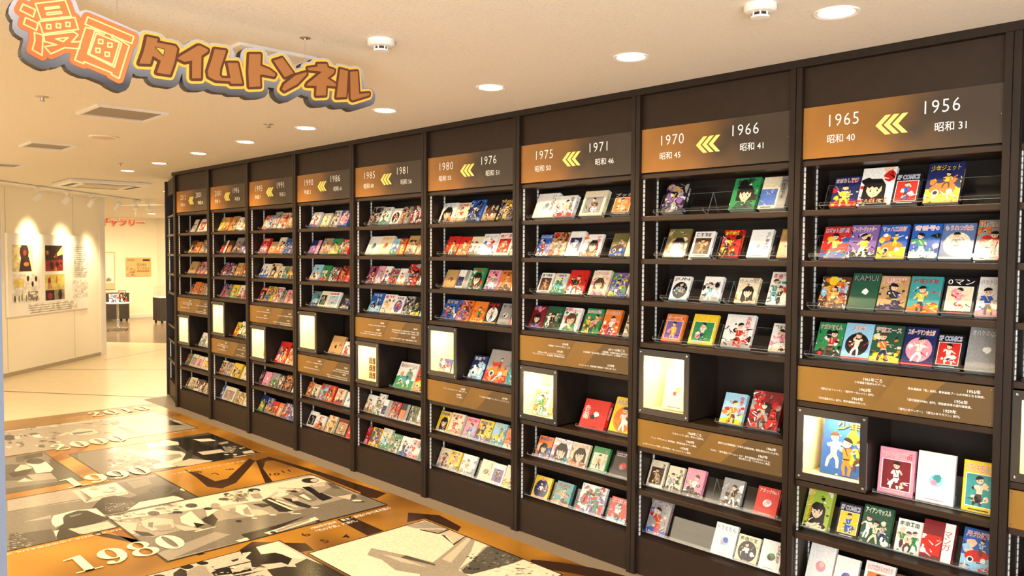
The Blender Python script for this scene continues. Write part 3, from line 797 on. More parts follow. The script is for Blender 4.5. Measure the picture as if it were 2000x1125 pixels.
# ------------------------------------------------------------------ books on acrylic stands
BOOKS = '''1 1
-0.756 0.118 .152 n yra F r t まぼろし探偵
-0.635 0.142 .187 w krs H a b SASUKE
-0.491 0.106 .150 k rbw P b t SF COMICS
-0.363 0.134 .187 n oyw S y t 少年ジェット
1 2
-0.800 0.123 .160 r ybg F b t ロボット三等兵
-0.675 0.119 .162 v ykw F o t スーパージェッター
-0.549 0.117 .162 b oyw S r t マッハ三四郎
-0.415 0.113 .160 b gwk F p t 背番号0
-0.300 0.122 .163 f cew D r t もうれつ先生
-0.171 0.109 .176 e ogr B r t ストップ!にいちゃん
1 3
-0.802 0.128 .156 d oyl B r v 七色仮面
-0.667 0.119 .176 x xxw N e t KAMUI
-0.543 0.116 .166 a nkv F r t 天馬天平
-0.418 0.123 .166 t yor F r t -
-0.283 0.116 .166 k cpr P w t 0マン
-0.161 0.099 .172 w bpy F v t ハットリくん
1 4
-0.812 0.118 .166 g rkw F r t ナガシマくん
-0.691 0.123 .172 l kcr D r t 月光
-0.566 0.125 .172 x oyc F r t 宇宙エース
-0.434 0.125 .172 n pwr D o t スポーツマン金太郎
-0.306 0.101 .150 k rwl P b t SF COMICS
-0.190 0.128 .190 e eew N w t オバケのQ太郎
1 7
-0.513 0.144 .195 p mws P r t マキの口笛
-0.359 0.143 .205 w lpt N p n -
-0.184 0.121 .200 y tsk P r t ベスとおをふって
1 5
-0.845 0.117 .188 i csk H y v 漫画家残酷物語
-0.695 0.101 .150 k ybw P b t SF COMICS
-0.590 0.126 .166 x wec T i t アイアンマッスル
-0.441 0.101 .140 w ggs T x t -
-0.336 0.121 .160 m rdw V r v マンガ
-0.188 0.117 .166 b rls S r t 月光仮面
1 6
-0.832 0.118 .192 w pps N p n -
-0.707 0.104 .160 w blv N b n -
-0.578 0.125 .172 w osr P r t 小さな恋のものがたり
-0.443 0.100 .150 d aec B w n -
2 1
-1.660 0.135 .172 k vea B w n -
-1.258 0.138 .176 g xkk H k t -
-1.101 0.135 .172 c bne V k v -
2 2
-1.652 0.136 .166 u sra H r n -
-1.484 0.116 .146 w dau P k t -
-1.313 0.105 .150 r mky B y t -
-1.161 0.113 .150 w wec N k v -
-1.004 0.076 .150 a edy N y t -
2 3
-1.609 0.108 .136 w kel D k t JUN
-1.417 0.108 .137 w tek F k v 銭ゲバ
-1.222 0.112 .136 c ska H k t 巨人の星
-1.054 0.121 .172 w trk T r t -
2 4
-1.654 0.119 .156 o vyp P r t ポーの一族
-1.488 0.144 .166 y gwp P p n -
-1.294 0.156 .176 w rek F r v 赤色エレジー
-1.039 0.107 .146 w psk F k t -
2 7
-1.291 0.120 .160 l oyr F r v -
-1.138 0.158 .190 m ekr B r v 光る風
2 5
-1.737 0.102 .146 c daw P k v -
-1.617 0.094 .136 c edk F k v -
-1.504 0.108 .146 p wky F r t サリー
-1.287 0.113 .140 e kdw F k n -
-1.096 0.115 .138 r wsp N w t アタックNo.1
2 6
-1.737 0.128 .190 e rbs F r t パーマン
-1.332 0.124 .158 w lpb N b t ドラえもん
-1.197 0.118 .132 c kwe D k t -
-1.068 0.107 .140 w dkg N d v -
3 1
-2.613 0.172 .166 w wle N k v -
-2.436 0.146 .142 w srp F k v -
-2.233 0.169 .162 c edw P e n -
-2.005 0.140 .142 k oas P w t ブッダ
3 2
-2.594 0.108 .146 b rwv F b t BLACK JACK
-2.484 0.129 .156 a drk B r t -
-2.346 0.111 .160 w nle P k b 悪魔の花嫁
-2.232 0.137 .142 w osr H r v -
-2.014 0.106 .142 u dba S w n -
-1.904 0.101 .150 c tge N e n -
3 3
-2.579 0.106 .132 w dam P d t -
-2.460 0.102 .132 c tgl S b t -
-2.348 0.137 .157 r kwo F r v -
-2.164 0.127 .157 c pry H r t ベルサイユのばら
-2.020 0.116 .147 v ybg B r n -
-1.893 0.090 .150 c kea F k v -
3 4
-2.644 0.111 .146 m vkp H p t -
-2.526 0.132 .150 x wek T g v -
-2.386 0.134 .150 w gpe H r t デザイナー1
-2.216 0.120 .156 g ypo T p t はいからさんが通る
-2.075 0.120 .156 o wrp F r t エースをねらえ!
-1.908 0.105 .142 c kea F k n -
3 7
-2.216 0.184 .172 r mkw N w v 赤兵衛
-2.005 0.174 .215 y owd D m t あんぱんまん
3 5
-2.588 0.118 .136 o bys H b t -
-2.457 0.143 .142 w tvp H r t アラベスク
-2.308 0.131 .142 c ryo H r t オルフェウスの窓
-2.148 0.119 .146 g cas P a v -
-1.988 0.132 .150 k rer N r t エコエコアザラク
3 6
-2.618 0.137 .137 y nwo D r t 5
-2.430 0.131 .137 t aok F r t -
-2.238 0.184 .167 w rgv B v v つる姫じゃ〜っ!
-2.005 0.132 .137 r wlo F w t 三国志
4 1
-3.545 0.154 .150 w ose H l t -
-3.385 0.129 .146 c rey F r t -
-3.251 0.140 .160 b kln B w n -
-3.095 0.132 .150 k dae S a n -
-2.951 0.143 .156 k yve B y t -
4 2
-3.490 0.128 .146 r ykg F y n -
-3.351 0.110 .140 r yok F y n -
-3.236 0.114 .140 c bka F k n -
-3.117 0.138 .156 w rlb S b t スターレッド
-2.969 0.135 .160 w ras P r t -
-2.827 0.072 .132 g wog B w n -
4 3
-3.500 0.123 .136 a dau N d n -
-3.361 0.108 .136 w nbe V e n -
-3.237 0.130 .156 g wrk H r t -
-3.067 0.114 .142 p gvw F m t -
-2.938 0.120 .142 o ada F d t -
-2.813 0.070 .132 w eoa N e n -
4 4
-3.511 0.145 .150 b rwk T y t -
-3.360 0.134 .150 o vvm B v n -
-3.210 0.129 .150 o gyr F r b -
-3.070 0.120 .150 k wea D r t -
-2.933 0.110 .146 e wke N k t -
-2.816 0.075 .125 p wor B p n -
4 7
-3.228 0.141 .167 n wlv S w t -
-3.072 0.208 .222 e ora S w n -
-2.858 0.111 .182 t elk B t n -
4 5
-3.565 0.118 .146 y cbs H b t -
-3.439 0.133 .150 c ros F r t -
-3.284 0.122 .146 p vel F r t -
-3.153 0.138 .150 y kbo F b t -
-3.001 0.120 .150 l yte S y t -
-2.876 0.119 .132 o rcs F w t -
4 6
-3.565 0.110 .140 c mep F p n -
-3.449 0.117 .140 y oek F b t -
-3.321 0.143 .140 w aec F e n -
-3.125 0.119 .140 c dae N e v -
-3.001 0.114 .136 w vkm P m n -
-2.880 0.125 .146 c oyl F b n -
5 1
-4.423 0.138 .160 e kdk B k n -
-4.280 0.115 .150 w ktg F g t -
-4.132 0.105 .132 w krs D r n -
-4.015 0.108 .142 e aok B o n -
-3.891 0.155 .150 m wpk B w n -
5 2
-4.463 0.162 .156 w eeg N g n -
-4.298 0.159 .156 c aor N o t -
-4.132 0.083 .132 l bgw S w n -
-4.040 0.083 .132 r goy B y n -
-3.947 0.121 .156 a dkr F d n -
-3.807 0.079 .132 o yrg B y n -
5 3
-4.456 0.106 .146 v yrk B y n -
-4.343 0.086 .150 p wve B m n -
-4.250 0.078 .150 w bkl F k n -
-4.166 0.106 .132 e krd B r n -
-4.047 0.084 .132 w oas F o n -
-3.950 0.134 .172 r kel B k n -
-3.797 0.075 .142 k tew B t n -
5 4
-4.431 0.157 .162 b nlt S c t -
-4.267 0.152 .156 w yse F r t -
-4.109 0.117 .146 w vrs D v t -
-3.985 0.108 .150 e kkw B k n -
-3.871 0.099 .150 k gyw F g n -
-3.767 0.057 .132 l tyw N t n -
5 7
-4.082 0.226 .205 w tga S m t 風の谷のナウシカ
-3.848 0.141 .182 r yak S y n -
5 5
-4.480 0.124 .142 w oae F e n -
-4.348 0.087 .167 w dga B d n -
-4.254 0.086 .132 w nve V n n -
-4.154 0.119 .132 m rae B w n -
-4.026 0.103 .132 k obe V o n -
-3.917 0.100 .132 u gke B a n -
-3.807 0.094 .132 w dae F d n -
5 6
-4.480 0.049 .142 r pev H e t -
-4.417 0.121 .146 y gbr B r n -
-4.286 0.117 .162 c lga S l t -
-4.154 0.121 .142 g cew B w n -
-4.028 0.115 .142 w kbe F k n -
-3.904 0.125 .146 w rpg F r t -
-3.768 0.062 .132 g iwe N w n -
6 1
-5.314 0.131 .142 w rbs F k n -
-5.143 0.117 .132 c gae F k n -
-4.986 0.096 .150 w kea B k n -
-4.859 0.136 .146 b rwp B r n -
6 2
-5.344 0.159 .132 n vep V w n -
-5.153 0.142 .146 e aad B d n -
-5.004 0.143 .142 g rya F r n -
-4.840 0.126 .132 r wgk B w n -
6 3
-5.318 0.145 .146 l sak F w b -
-5.161 0.121 .142 g wrk F w n -
-5.007 0.133 .127 m wek B w n -
-4.853 0.097 .142 m rok B y n -
-4.749 0.057 .115 r owk N w n -
6 4
-5.320 0.128 .136 t lnb S r t -
-5.184 0.116 .142 c kge P k n -
-5.063 0.177 .142 w lsr P r t -
-4.825 0.125 .122 k bea F b n -
6 7
-5.017 0.192 .157 a aka N k v 入門
-4.813 0.119 .122 w rep F r n -
6 5
-5.385 0.071 .132 o ryw B r t -
-5.306 0.101 .122 c gkw F r t -
-5.194 0.130 .142 r lgb B r t -
-5.056 0.094 .142 r oyk B y n -
-4.938 0.127 .132 c ork F r t -
-4.773 0.084 .122 w lbe N b n -
6 6
-5.385 0.124 .136 w kke P k n -
-5.256 0.141 .122 w rok F r t -
-5.078 0.129 .142 c oay B o n -
-4.916 0.150 .142 d ack P r t -
-4.753 0.071 .11 r owp N w n -
7 1
-6.198 0.092 .150 r ywl B w n -
-6.096 0.065 .142 l kbw B b n -
-6.019 0.115 .172 e pkc B r n -
-5.895 0.142 .162 c ror B r n -
-5.716 0.111 .132 d aoc B a n -
7 2
-6.267 0.158 .162 r pvy S w t -
-6.070 0.112 .122 a edc N d n -
-5.949 0.122 .167 c rok F r n -
-5.794 0.094 .150 b lnk B l n -
-5.690 0.083 .132 v kwe B w n -
7 3
-6.267 0.175 .142 w vbe F b b -
-6.073 0.151 .146 c aod H d n -
-5.907 0.084 .122 c kas H k n -
-5.813 0.073 .122 t eak B k n -
-5.730 0.121 .122 a ykd F d n -
7 4
-6.284 0.126 .136 r kos D w t -
-6.150 0.136 .150 y gbo B g t -
-5.996 0.120 .150 w rlo B r t -
-5.857 0.067 .122 e kad B k n -
-5.780 0.169 .132 p res B r n -
7 7
-5.965 0.195 .205 r bye T y n -
-5.758 0.150 .152 c oas B o n -
7 5
-6.289 0.070 .146 k rde B r n -
-6.209 0.123 .132 p lew N r b -
-6.075 0.137 .137 e gxs S w n -
-5.927 0.109 .132 k wea B w n -
-5.808 0.148 .146 d aor B o n -
-5.640 0.057 .1 w ecs N e n -
7 6
-6.289 0.108 .157 n ygw S y b -
-6.171 0.107 .146 b oye B o n -
-6.052 0.111 .127 r dac F d n -
-5.930 0.082 .127 o awc P a n -
-5.840 0.115 .142 b cro B c n -
-5.716 0.112 .132 b lrw B l n -
8 1
-7.157 0.099 .152 y iae B i n -
-7.034 0.103 .152 o yaw B a n -
-6.920 0.141 .162 a kyr S r n -
-6.745 0.077 .142 w rka F r n -
-6.650 0.133 .150 w gyr B g n -
8 2
-7.111 0.121 .142 d rkw V w n -
-6.966 0.129 .142 d oak V o n -
-6.825 0.153 .172 e gkr F r n -
-6.661 0.140 .142 n vkw V w n -
8 3
-7.104 0.180 .142 v ekr B r n -
-6.900 0.088 .132 d wkc B w n -
-6.795 0.117 .142 a odc F o n -
-6.665 0.140 .142 o adr H d n -
8 4
-7.108 0.181 .142 e rvk B r n -
-6.898 0.145 .142 y agc F g n -
-6.730 0.102 .142 w rkp F r n -
-6.617 0.089 .142 r ewk B w n -
8 7
-6.833 0.096 .152 y rok F r n -
-6.725 0.180 .162 w ykg F k n -
8 5
-7.157 0.105 .142 c rdg B d n -
-7.039 0.128 .137 c ape B e n -
-6.884 0.179 .146 y kew T k n -
-6.667 0.137 .132 c pae N p n -
8 6
-7.157 0.051 .142 b lew B l n -
-7.093 0.251 .142 c eap P e n -
-6.812 0.176 .122 c aye B e n -
-6.613 0.089 .122 c iae N i n -
9 1
-7.847 0.164 .152 c erk V d n -
-7.657 0.155 .152 w rec P d n -
-7.485 0.065 .132 c wae N e n -
9 2
-7.937 0.153 .152 d yka F y n -
-7.771 0.122 .132 o rca V c n -
-7.635 0.210 .157 a edc B d n -
9 3
-7.933 0.184 .142 a ude N c n -
-7.695 0.134 .146 p kre B r n -
-7.548 0.118 .132 r wpe B w n -
9 4
-7.921 0.070 .122 k dre B r n -
-7.840 0.151 .142 o rad F r n -
-7.673 0.123 .132 a oed B d n -
-7.540 0.105 .132 d cae B c n -
9 7
-7.664 0.216 .152 w eeg F g n -
9 5
-8.042 0.111 .132 g roe B r n -
-7.914 0.150 .137 c epa P e n -
-7.753 0.127 .132 c pre P p n -
-7.612 0.184 .132 w ycp P p n -
9 6
-8.042 0.036 .122 d rce B r n -
-7.992 0.178 .132 c pga F r n -
-7.798 0.206 .132 d kwo F k n -
-7.572 0.138 .112 a dce B d n -'''
TILT = math.radians(25.5)
Y0 = 0.078
ROWN = {1: 'top shelf', 2: 'second shelf', 3: 'third shelf', 4: 'fourth shelf', 5: 'fifth shelf', 6: 'bottom shelf', 7: 'shelf beside light box'}
ORD = ['first', 'second', 'third', 'fourth', 'fifth', 'sixth', 'seventh', 'eighth']
def row_z(bay, row):
    if row == 7: return levels(bay)[3]
    return (None, 1.93, 1.703, 1.479, 1.258, .462, .205)[row]
CMAT = {k: mat('book_cover_' + CNAME[k].replace(' ', '_').replace('-', '_'), v, .32, noise=.04, nscale=30, coat=.15) for k, v in PAL.items()}

def make_book(w, h, t, bg, acc, style, tcol, pos, title, rng, near):
    """book standing at its bottom left back corner: x right, y back, z up"""
    c = MB()
    e = .0012
    c.box(0, w, -t, -t + e, 0, h).box(0, w, -e, 0, 0, h).box(w - e, w, -t + e, -e, 0, h)
    rt = c.build('comic_book', CMAT[bg])
    MB().box(.001, w - e, -t + e, -e, .0015, h - .0015).build('page_block', PAGES, rt)
    art = cover_art(w, h, bg, acc, style, rng)
    hasT = title != '-'
    TC = PAL[tcol]
    if not hasT and pos != 'n':
        if pos == 't': art.pseudo(w * .1, h * .80, w * .8, h * .13, TC, rng, 4 if near else 3)
        elif pos == 'b': art.pseudo(w * .1, h * .05, w * .8, h * .13, TC, rng, 4)
        elif pos == 'v': art.pseudo(w * .74, h * .3, w * .17, h * .62, TC, rng, 5, True)
    f0 = -t - .0004
    cp = art.build('cover_print', COVER_PRINT, rt, lambda x, y, l: (.0008 + x * .988, f0 - l, .0008 + y * .99), .00006)
    top = f0 - len(art.sh) * .00006 - .0004
    if hasT:
        tm = CMAT[tcol]
        n = len(title)
        if pos == 'v': fit_text('title', title, cp, tm, w * (.80 if title not in ('漫画家残酷物語', '赤兵衛') else .17), h * .54, w * (.19 if len(title) > 3 else .24), h * min(.8, .16 * n), top, True)
        elif pos == 'b': fit_text('title', title, cp, tm, w * .5, h * .11, w * .8, h * .12, top)
        else: fit_text('title', title, cp, tm, w * .5, h * .865, w * (.84 if n > 2 else .22 * n), h * .145, top)
        if near and pos in 'tb' and tcol not in 'w' and bg not in 'w':
            fit_text('title_outline', title, cp, CMAT['w' if tcol not in 'ey' else 'k'], w * .5, h * (.865 if pos == 't' else .11), w * (.84 if n > 2 else .22 * n) * 1.02, h * (.145 if pos == 't' else .12) * 1.1, top + .00015, bold=.05)
    if near:   # printed spine
        sp = Art(t - .003, h * .9, PAL[bg])
        sp.pseudo((t - .003) * .2, h * .35, (t - .003) * .6, h * .45, PAL[tcol], rng, 6, True)
        sp.rect(0, 0, t, h * .08, PAL[acc[0]])
        sp.build('spine_print', COVER_PRINT, rt, lambda x, y, l: (w + .0004 + l, -t + .0015 + x, h * .05 + y), .00006)
    return rt

def stand(x, w, z, tilt, label, h=.125):
    rt = empty('book_stand', (x, Y0, z + .0045), 0, 0)
    tag(rt, label, 'book stand', 'clear acrylic book stands')
    M = Matrix.Rotation(-tilt, 4, 'X')
    MB().box(0, w, .0006, .0036, -.002, h, 0, 1).xf(M).build('back_plate', [ACR, ACRE], rt)
    lp = MB().box(0, w, -.044, .0006, -.0032, -.0004, 0, 1).box(0, w, -.047, -.044, -.0032, .012, 0, 1)
    lp.xf(M).build('lip', [ACR, ACRE], rt)
    # rear leg running down from the top of the plate to the shelf
    tp = M @ Vector((0, .0036, h))
    dy = tp.z * .45
    mb = MB()
    mb.prism([(0, 0), (1, 0), (1, 1), (0, 1)], lambda p: (p[0] * w, tp.y + dy * (1 - p[1]), -.004 + (tp.z + .004) * p[1]),
             lambda p: (p[0] * w, tp.y + .003 + dy * (1 - p[1]), -.004 + (tp.z + .004) * p[1]), 0, 1)
    mb.build('rear_leg', [ACR, ACRE], rt)
    return rt

rows = []
for ln in BOOKS.strip().split('\n'):
    p = ln.split(' ', 8)
    if len(p) == 2:
        rows.append((int(p[0]), int(p[1]), []))
    else:
        rows[-1][2].append(p)
nb = 0
for bay, row, bl in rows:
    z = row_z(bay, row)
    tilt = TILT
    if row == 7 and bay == 1: tilt = math.radians(9)
    xs = [float(b[0]) for b in bl]
    xe = [float(b[0]) + float(b[1]) for b in bl]
    xl, xr = XP[bay] + .036, XP[bay - 1] - .031
    if row == 7: xl = XP[bay] + .031 + .325
    place = 'light box shelf, %s' % bayname(bay) if row == 7 else '%s, %s' % (ROWN[row], bayname(bay))
    if bay <= 4 and row != 7:
        mid = (xl + xr) / 2
        # keep the joint of the two stands in a gap between books
        gaps = [(xe[k] + xs[k + 1]) / 2 for k in range(len(bl) - 1)]
        mid = min(gaps, key=lambda g: abs(g - mid)) if gaps else mid
        a0 = max(xl, xs[0] - .035)
        stand(a0, mid - .001 - a0, z, tilt, 'left clear acrylic stand on ' + place)
        stand(mid + .001, xr - mid - .001, z, tilt, 'right clear acrylic stand on ' + place)
    else:
        a0 = max(xl, xs[0] - (.06 if (bay, row) == (9, 1) else .01))
        stand(a0, min(xr, xe[-1] + .01) - a0, z, tilt, 'clear acrylic stand on ' + place)
    for k, (x, w, h, bg, acc, style, tcol, pos, title) in enumerate(bl):
        x, w, h = float(x), float(w), float(h)
        rng = random.Random(nb * 7 + 3)
        t = rng.uniform(.015, .024)
        if title in ('赤兵衛', '漫画家残酷物語', 'マンガ', '光る風') or (bay, row) in ((3, 1), (2, 1)): t = .030
        b = make_book(w, h, t, bg, acc, style, tcol, pos, title, rng, bay <= 3)
        b.location = (x, Y0, z + .0047)
        b.rotation_euler = (-tilt, 0, 0)
        an = next((c for c in acc if c != bg and c != 's'), acc[0])
        only = len(bl) == 1
        lb = '%s and %s comic, %s%s' % (CNAME[bg], CNAME[an], '' if only else ORD[k] + ' from left on ', 'on ' + place if only else place)
        tag(b, lb, 'comic book', 'comics on the ' + place)
        nb += 1

# ------------------------------------------------------------------ things inside the light boxes
def box_item(bay, xo, y, w, h, t, bg, acc, style, tcol, title, look, rz=0.0, tilt=10):
    info, box, boards, _ = levels(bay)
    rng = random.Random(bay * 31 + int(xo * 1000))
    b = make_book(w, h, t, bg, acc, style, tcol, 't', title, rng, bay <= 3)
    b.location = (XP[bay] + .032 + xo, y, box[0] - .006 + .0195 + .006 + t * math.sin(math.radians(tilt)) * .2)
    b.rotation_euler = (-math.radians(tilt), 0, rz)
    tag(b, '%s in the lit box, %s' % (look, bayname(bay)), 'magazine', 'publications inside the light boxes')
box_item(1, .060, .11, .235, .262, .008, 'b', 'cyo', 'T', 'y', '少年', 'blue magazine with figures')
box_item(2, .085, .10, .155, .215, .020, 'c', 'cra', 'N', 'a', '-', 'cream magazine with a red smear', 0, 16)
box_item(3, .040, .08, .120, .180, .012, 'l', 'oga', 'B', 'w', '-', 'pale blue comic magazine', 0, 18)
box_item(3, .170, .13, .125, .235, .030, 'c', 'oyg', 'B', 'o', '-', 'thick cream and orange magazine')
box_item(4, .030, .07, .130, .090, .010, 'b', 'rwe', 'S', 'r', '-', 'small blue comic', 0, 16)
box_item(4, .165, .12, .120, .240, .030, 'c', 'iya', 'B', 'i', '-', 'thick cream magazine')
box_item(5, .150, .12, .130, .190, .030, 'r', 'wkd', 'B', 'w', '-', 'red toy package')
for q in range(6):
    box_item(5, .06 + .045 * (q % 2), .08, .036, .05, .004, 'd', 'ork', 'H', 'o', '-', ('lower left', 'lower right', 'middle left', 'middle right', 'upper left', 'upper right')[q] + ' small brown card', 0, 4)
    o = [x for x in bpy.data.objects if x.name.startswith('comic_book')][-1]
cards = [x for x in col.objects if x.get('label', '').find('small brown card') >= 0]
for q, o in enumerate(cards): o.location.z += .058 * (q // 2) + .01
box_item(6, .150, .12, .135, .205, .010, 'w', 'kea', 'F', 'e', '-', 'white picture sheet', 0, 14)
box_item(7, .060, .10, .120, .165, .012, 'p', 'rso', 'B', 'r', '-', 'pink comic magazine', 0, 12)
box_item(7, .185, .14, .110, .210, .020, 'p', 'rka', 'B', 'r', '-', 'tall pink magazine')
box_item(8, .200, .14, .090, .200, .012, 'c', 'iye', 'N', 'i', '-', 'pale cream magazine')
box_item(9, .120, .12, .150, .150, .012, 'c', 'ayg', 'N', 'a', '-', 'small cream and tan magazine')

# ------------------------------------------------------------------ hanging title sign
KANA=[[[(-2.4018, 2.4759), (-2.3652, 2.4758), (-2.3688, 2.4625), (-2.3046, 2.4618), (-2.2974, 2.4541), (-2.3089, 2.401), (-2.3238, 2.3568), (-2.3701, 2.3566), (-2.3555, 2.4003), (-2.3834, 2.4134), (-2.3925, 2.3833), (-2.4288, 2.3789), (-2.4127, 2.426)]], [[(-2.2942, 2.4182), (-2.2941, 2.4236), (-2.2231, 2.478), (-2.2136, 2.4797), (-2.1851, 2.4708), (-2.1871, 2.4629), (-2.2102, 2.4439), (-2.2129, 2.3614), (-2.245, 2.3564), (-2.2443, 2.4213), (-2.2722, 2.4109)]], [[(-2.1601, 2.4776), (-2.1159, 2.4804), (-2.1396, 2.4097), (-2.1424, 2.3837), (-2.1329, 2.3759), (-2.0996, 2.3801), (-2.111, 2.435), (-2.0712, 2.4418), (-2.0535, 2.3665), (-2.0972, 2.3598), (-2.1008, 2.3679), (-2.1577, 2.3625), (-2.1837, 2.372), (-2.187, 2.3917), (-2.1727, 2.4347)]], [[(-2.0248, 2.4829), (-1.9777, 2.4913), (-1.9799, 2.4467), (-1.9416, 2.4388), (-1.9164, 2.425), (-1.9224, 2.4133), (-1.9725, 2.4142), (-1.9821, 2.4109), (-1.9805, 2.3669), (-2.0257, 2.3584), (-2.029, 2.4175)]], [[(-1.9239, 2.4758), (-1.8865, 2.493), (-1.8388, 2.4411), (-1.877, 2.4187)], [(-1.8892, 2.3697), (-1.8792, 2.3912), (-1.8307, 2.4333), (-1.7834, 2.4537), (-1.7793, 2.447), (-1.8228, 2.3997), (-1.8794, 2.3639)]], [[(-1.7309, 2.4959), (-1.6881, 2.5031), (-1.6838, 2.4887), (-1.6512, 2.4847), (-1.6556, 2.4706), (-1.6861, 2.445), (-1.6448, 2.4286), (-1.647, 2.4169), (-1.6906, 2.4141), (-1.6929, 2.3741), (-1.7378, 2.3659), (-1.7355, 2.4055), (-1.7816, 2.4004), (-1.7753, 2.4106), (-1.7097, 2.4676), (-1.7709, 2.4632), (-1.775, 2.4718), (-1.7309, 2.4847)]], [[(-1.6247, 2.4928), (-1.5868, 2.4914), (-1.596, 2.3802), (-1.6428, 2.3717)], [(-1.5755, 2.4894), (-1.539, 2.4972), (-1.5323, 2.4028), (-1.4787, 2.4145), (-1.4811, 2.4043), (-1.5644, 2.3711), (-1.5735, 2.3756)]]]
KANJI=[[[(-2.7786, 2.5064), (-2.7444, 2.4961), (-2.7506, 2.4721), (-2.7874, 2.4852)], [(-2.7722, 2.466), (-2.7378, 2.4553), (-2.7426, 2.4316), (-2.7782, 2.4438)], [(-2.7485, 2.4239), (-2.7238, 2.4189), (-2.7278, 2.3544), (-2.7552, 2.3675), (-2.7475, 2.3981)], [(-2.7441, 2.5156), (-2.6578, 2.5462), (-2.6404, 2.4968), (-2.7289, 2.4685)], [(-2.7165, 2.5086), (-2.6763, 2.5223), (-2.6749, 2.5177), (-2.7151, 2.5034)], [(-2.7124, 2.4932), (-2.6705, 2.506), (-2.6685, 2.5008), (-2.711, 2.4869)], [(-2.7348, 2.4608), (-2.6297, 2.4957), (-2.6194, 2.4593), (-2.7238, 2.4238)], [(-2.713, 2.4561), (-2.7012, 2.4572), (-2.7014, 2.444), (-2.7132, 2.4429)], [(-2.6847, 2.4651), (-2.6727, 2.4662), (-2.6729, 2.453), (-2.6849, 2.4519)], [(-2.6565, 2.4748), (-2.6443, 2.476), (-2.6446, 2.4626), (-2.6567, 2.4615)], [(-2.7224, 2.4192), (-2.6334, 2.4481), (-2.6212, 2.4405), (-2.6401, 2.4134), (-2.6138, 2.42), (-2.6173, 2.3958), (-2.6618, 2.3911), (-2.7026, 2.3638), (-2.72, 2.3837), (-2.6858, 2.3966), (-2.7198, 2.4001)], [(-2.687, 2.4152), (-2.6506, 2.4258), (-2.666, 2.4102)]], [[(-2.5907, 2.5055), (-2.4446, 2.4694), (-2.4517, 2.4435), (-2.5989, 2.4802)], [(-2.5975, 2.4704), (-2.5372, 2.4653), (-2.5405, 2.4578), (-2.5692, 2.4641), (-2.5925, 2.3834), (-2.5095, 2.3531), (-2.4852, 2.4373), (-2.5162, 2.4539), (-2.5145, 2.4611), (-2.4602, 2.4349), (-2.4951, 2.3172), (-2.5196, 2.3272), (-2.5179, 2.3327), (-2.6039, 2.356), (-2.6055, 2.349), (-2.6318, 2.3563)], [(-2.5646, 2.4566), (-2.4918, 2.4395), (-2.5143, 2.361), (-2.5878, 2.3842)], [(-2.5578, 2.4381), (-2.545, 2.4391), (-2.5452, 2.4254), (-2.558, 2.4244)], [(-2.5289, 2.4322), (-2.5159, 2.4333), (-2.5161, 2.4194), (-2.5291, 2.4184)], [(-2.5668, 2.4074), (-2.5541, 2.4084), (-2.5543, 2.3946), (-2.567, 2.3937)], [(-2.5381, 2.3996), (-2.5251, 2.4005), (-2.5253, 2.3867), (-2.5383, 2.3858)]]]
HOLE=[(-2.3726, 2.444), (-2.3443, 2.4419), (-2.3481, 2.4214)]
SX = -2.1
def hull_capsule(a, b, r, n=7):
    a = Vector(a); b = Vector(b); d = (b - a)
    if d.length < 1e-6: d = Vector((1, 0))
    ang = math.atan2(d.y, d.x)
    pts = []
    for k in range(n): t = ang - math.pi / 2 + math.pi * k / (n - 1); pts.append((b.x + r * math.cos(t), b.y + r * math.sin(t)))
    for k in range(n): t = ang + math.pi / 2 + math.pi * k / (n - 1); pts.append((a.x + r * math.cos(t), a.y + r * math.sin(t)))
    return pts
def area2(p): return sum(p[i][0] * p[(i + 1) % len(p)][1] - p[(i + 1) % len(p)][0] * p[i][1] for i in range(len(p)))
def layer(name, strokes, r, x0, x1, mats, parent, dz=0.0, dy=0.0, fill=True, side=None):
    mb = MB()
    j = 0
    for s in strokes:
        s = [(a + dy, b + dz) for a, b in s]
        if area2(s) < 0: s = s[::-1]
        fr = lambda p, q=0: (x1 + j * .000004, p[0], p[1])
        bk = lambda p: (x0, p[0], p[1])
        if fill:
            mb.prism(s, fr, bk, 0, side); j += 1
        if r > 0:
            for k in range(len(s)):
                mb.prism(hull_capsule(s[k], s[(k + 1) % len(s)], r), fr, bk, 0, side); j += 1
    return mb.build(name, mats, parent)
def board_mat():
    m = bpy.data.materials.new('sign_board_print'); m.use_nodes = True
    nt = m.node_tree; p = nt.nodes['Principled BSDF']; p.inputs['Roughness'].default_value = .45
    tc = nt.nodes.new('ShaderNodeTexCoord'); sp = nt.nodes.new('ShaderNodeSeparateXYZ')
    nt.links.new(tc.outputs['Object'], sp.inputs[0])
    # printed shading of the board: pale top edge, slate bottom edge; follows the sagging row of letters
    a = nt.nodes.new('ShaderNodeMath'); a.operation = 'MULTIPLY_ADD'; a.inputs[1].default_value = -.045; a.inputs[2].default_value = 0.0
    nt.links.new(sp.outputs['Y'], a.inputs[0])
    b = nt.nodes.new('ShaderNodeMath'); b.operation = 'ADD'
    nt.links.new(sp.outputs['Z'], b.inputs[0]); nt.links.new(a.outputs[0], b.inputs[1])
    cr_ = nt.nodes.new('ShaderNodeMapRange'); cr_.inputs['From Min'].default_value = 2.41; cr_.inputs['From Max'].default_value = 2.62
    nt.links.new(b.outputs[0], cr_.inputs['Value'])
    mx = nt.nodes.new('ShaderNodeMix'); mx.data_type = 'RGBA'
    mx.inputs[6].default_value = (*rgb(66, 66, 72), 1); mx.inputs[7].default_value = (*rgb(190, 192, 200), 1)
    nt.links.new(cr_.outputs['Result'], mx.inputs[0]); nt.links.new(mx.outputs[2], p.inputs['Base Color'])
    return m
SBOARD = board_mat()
SSIDE = mat('sign_board_edge', rgb(44, 36, 34), .6, noise=.05)
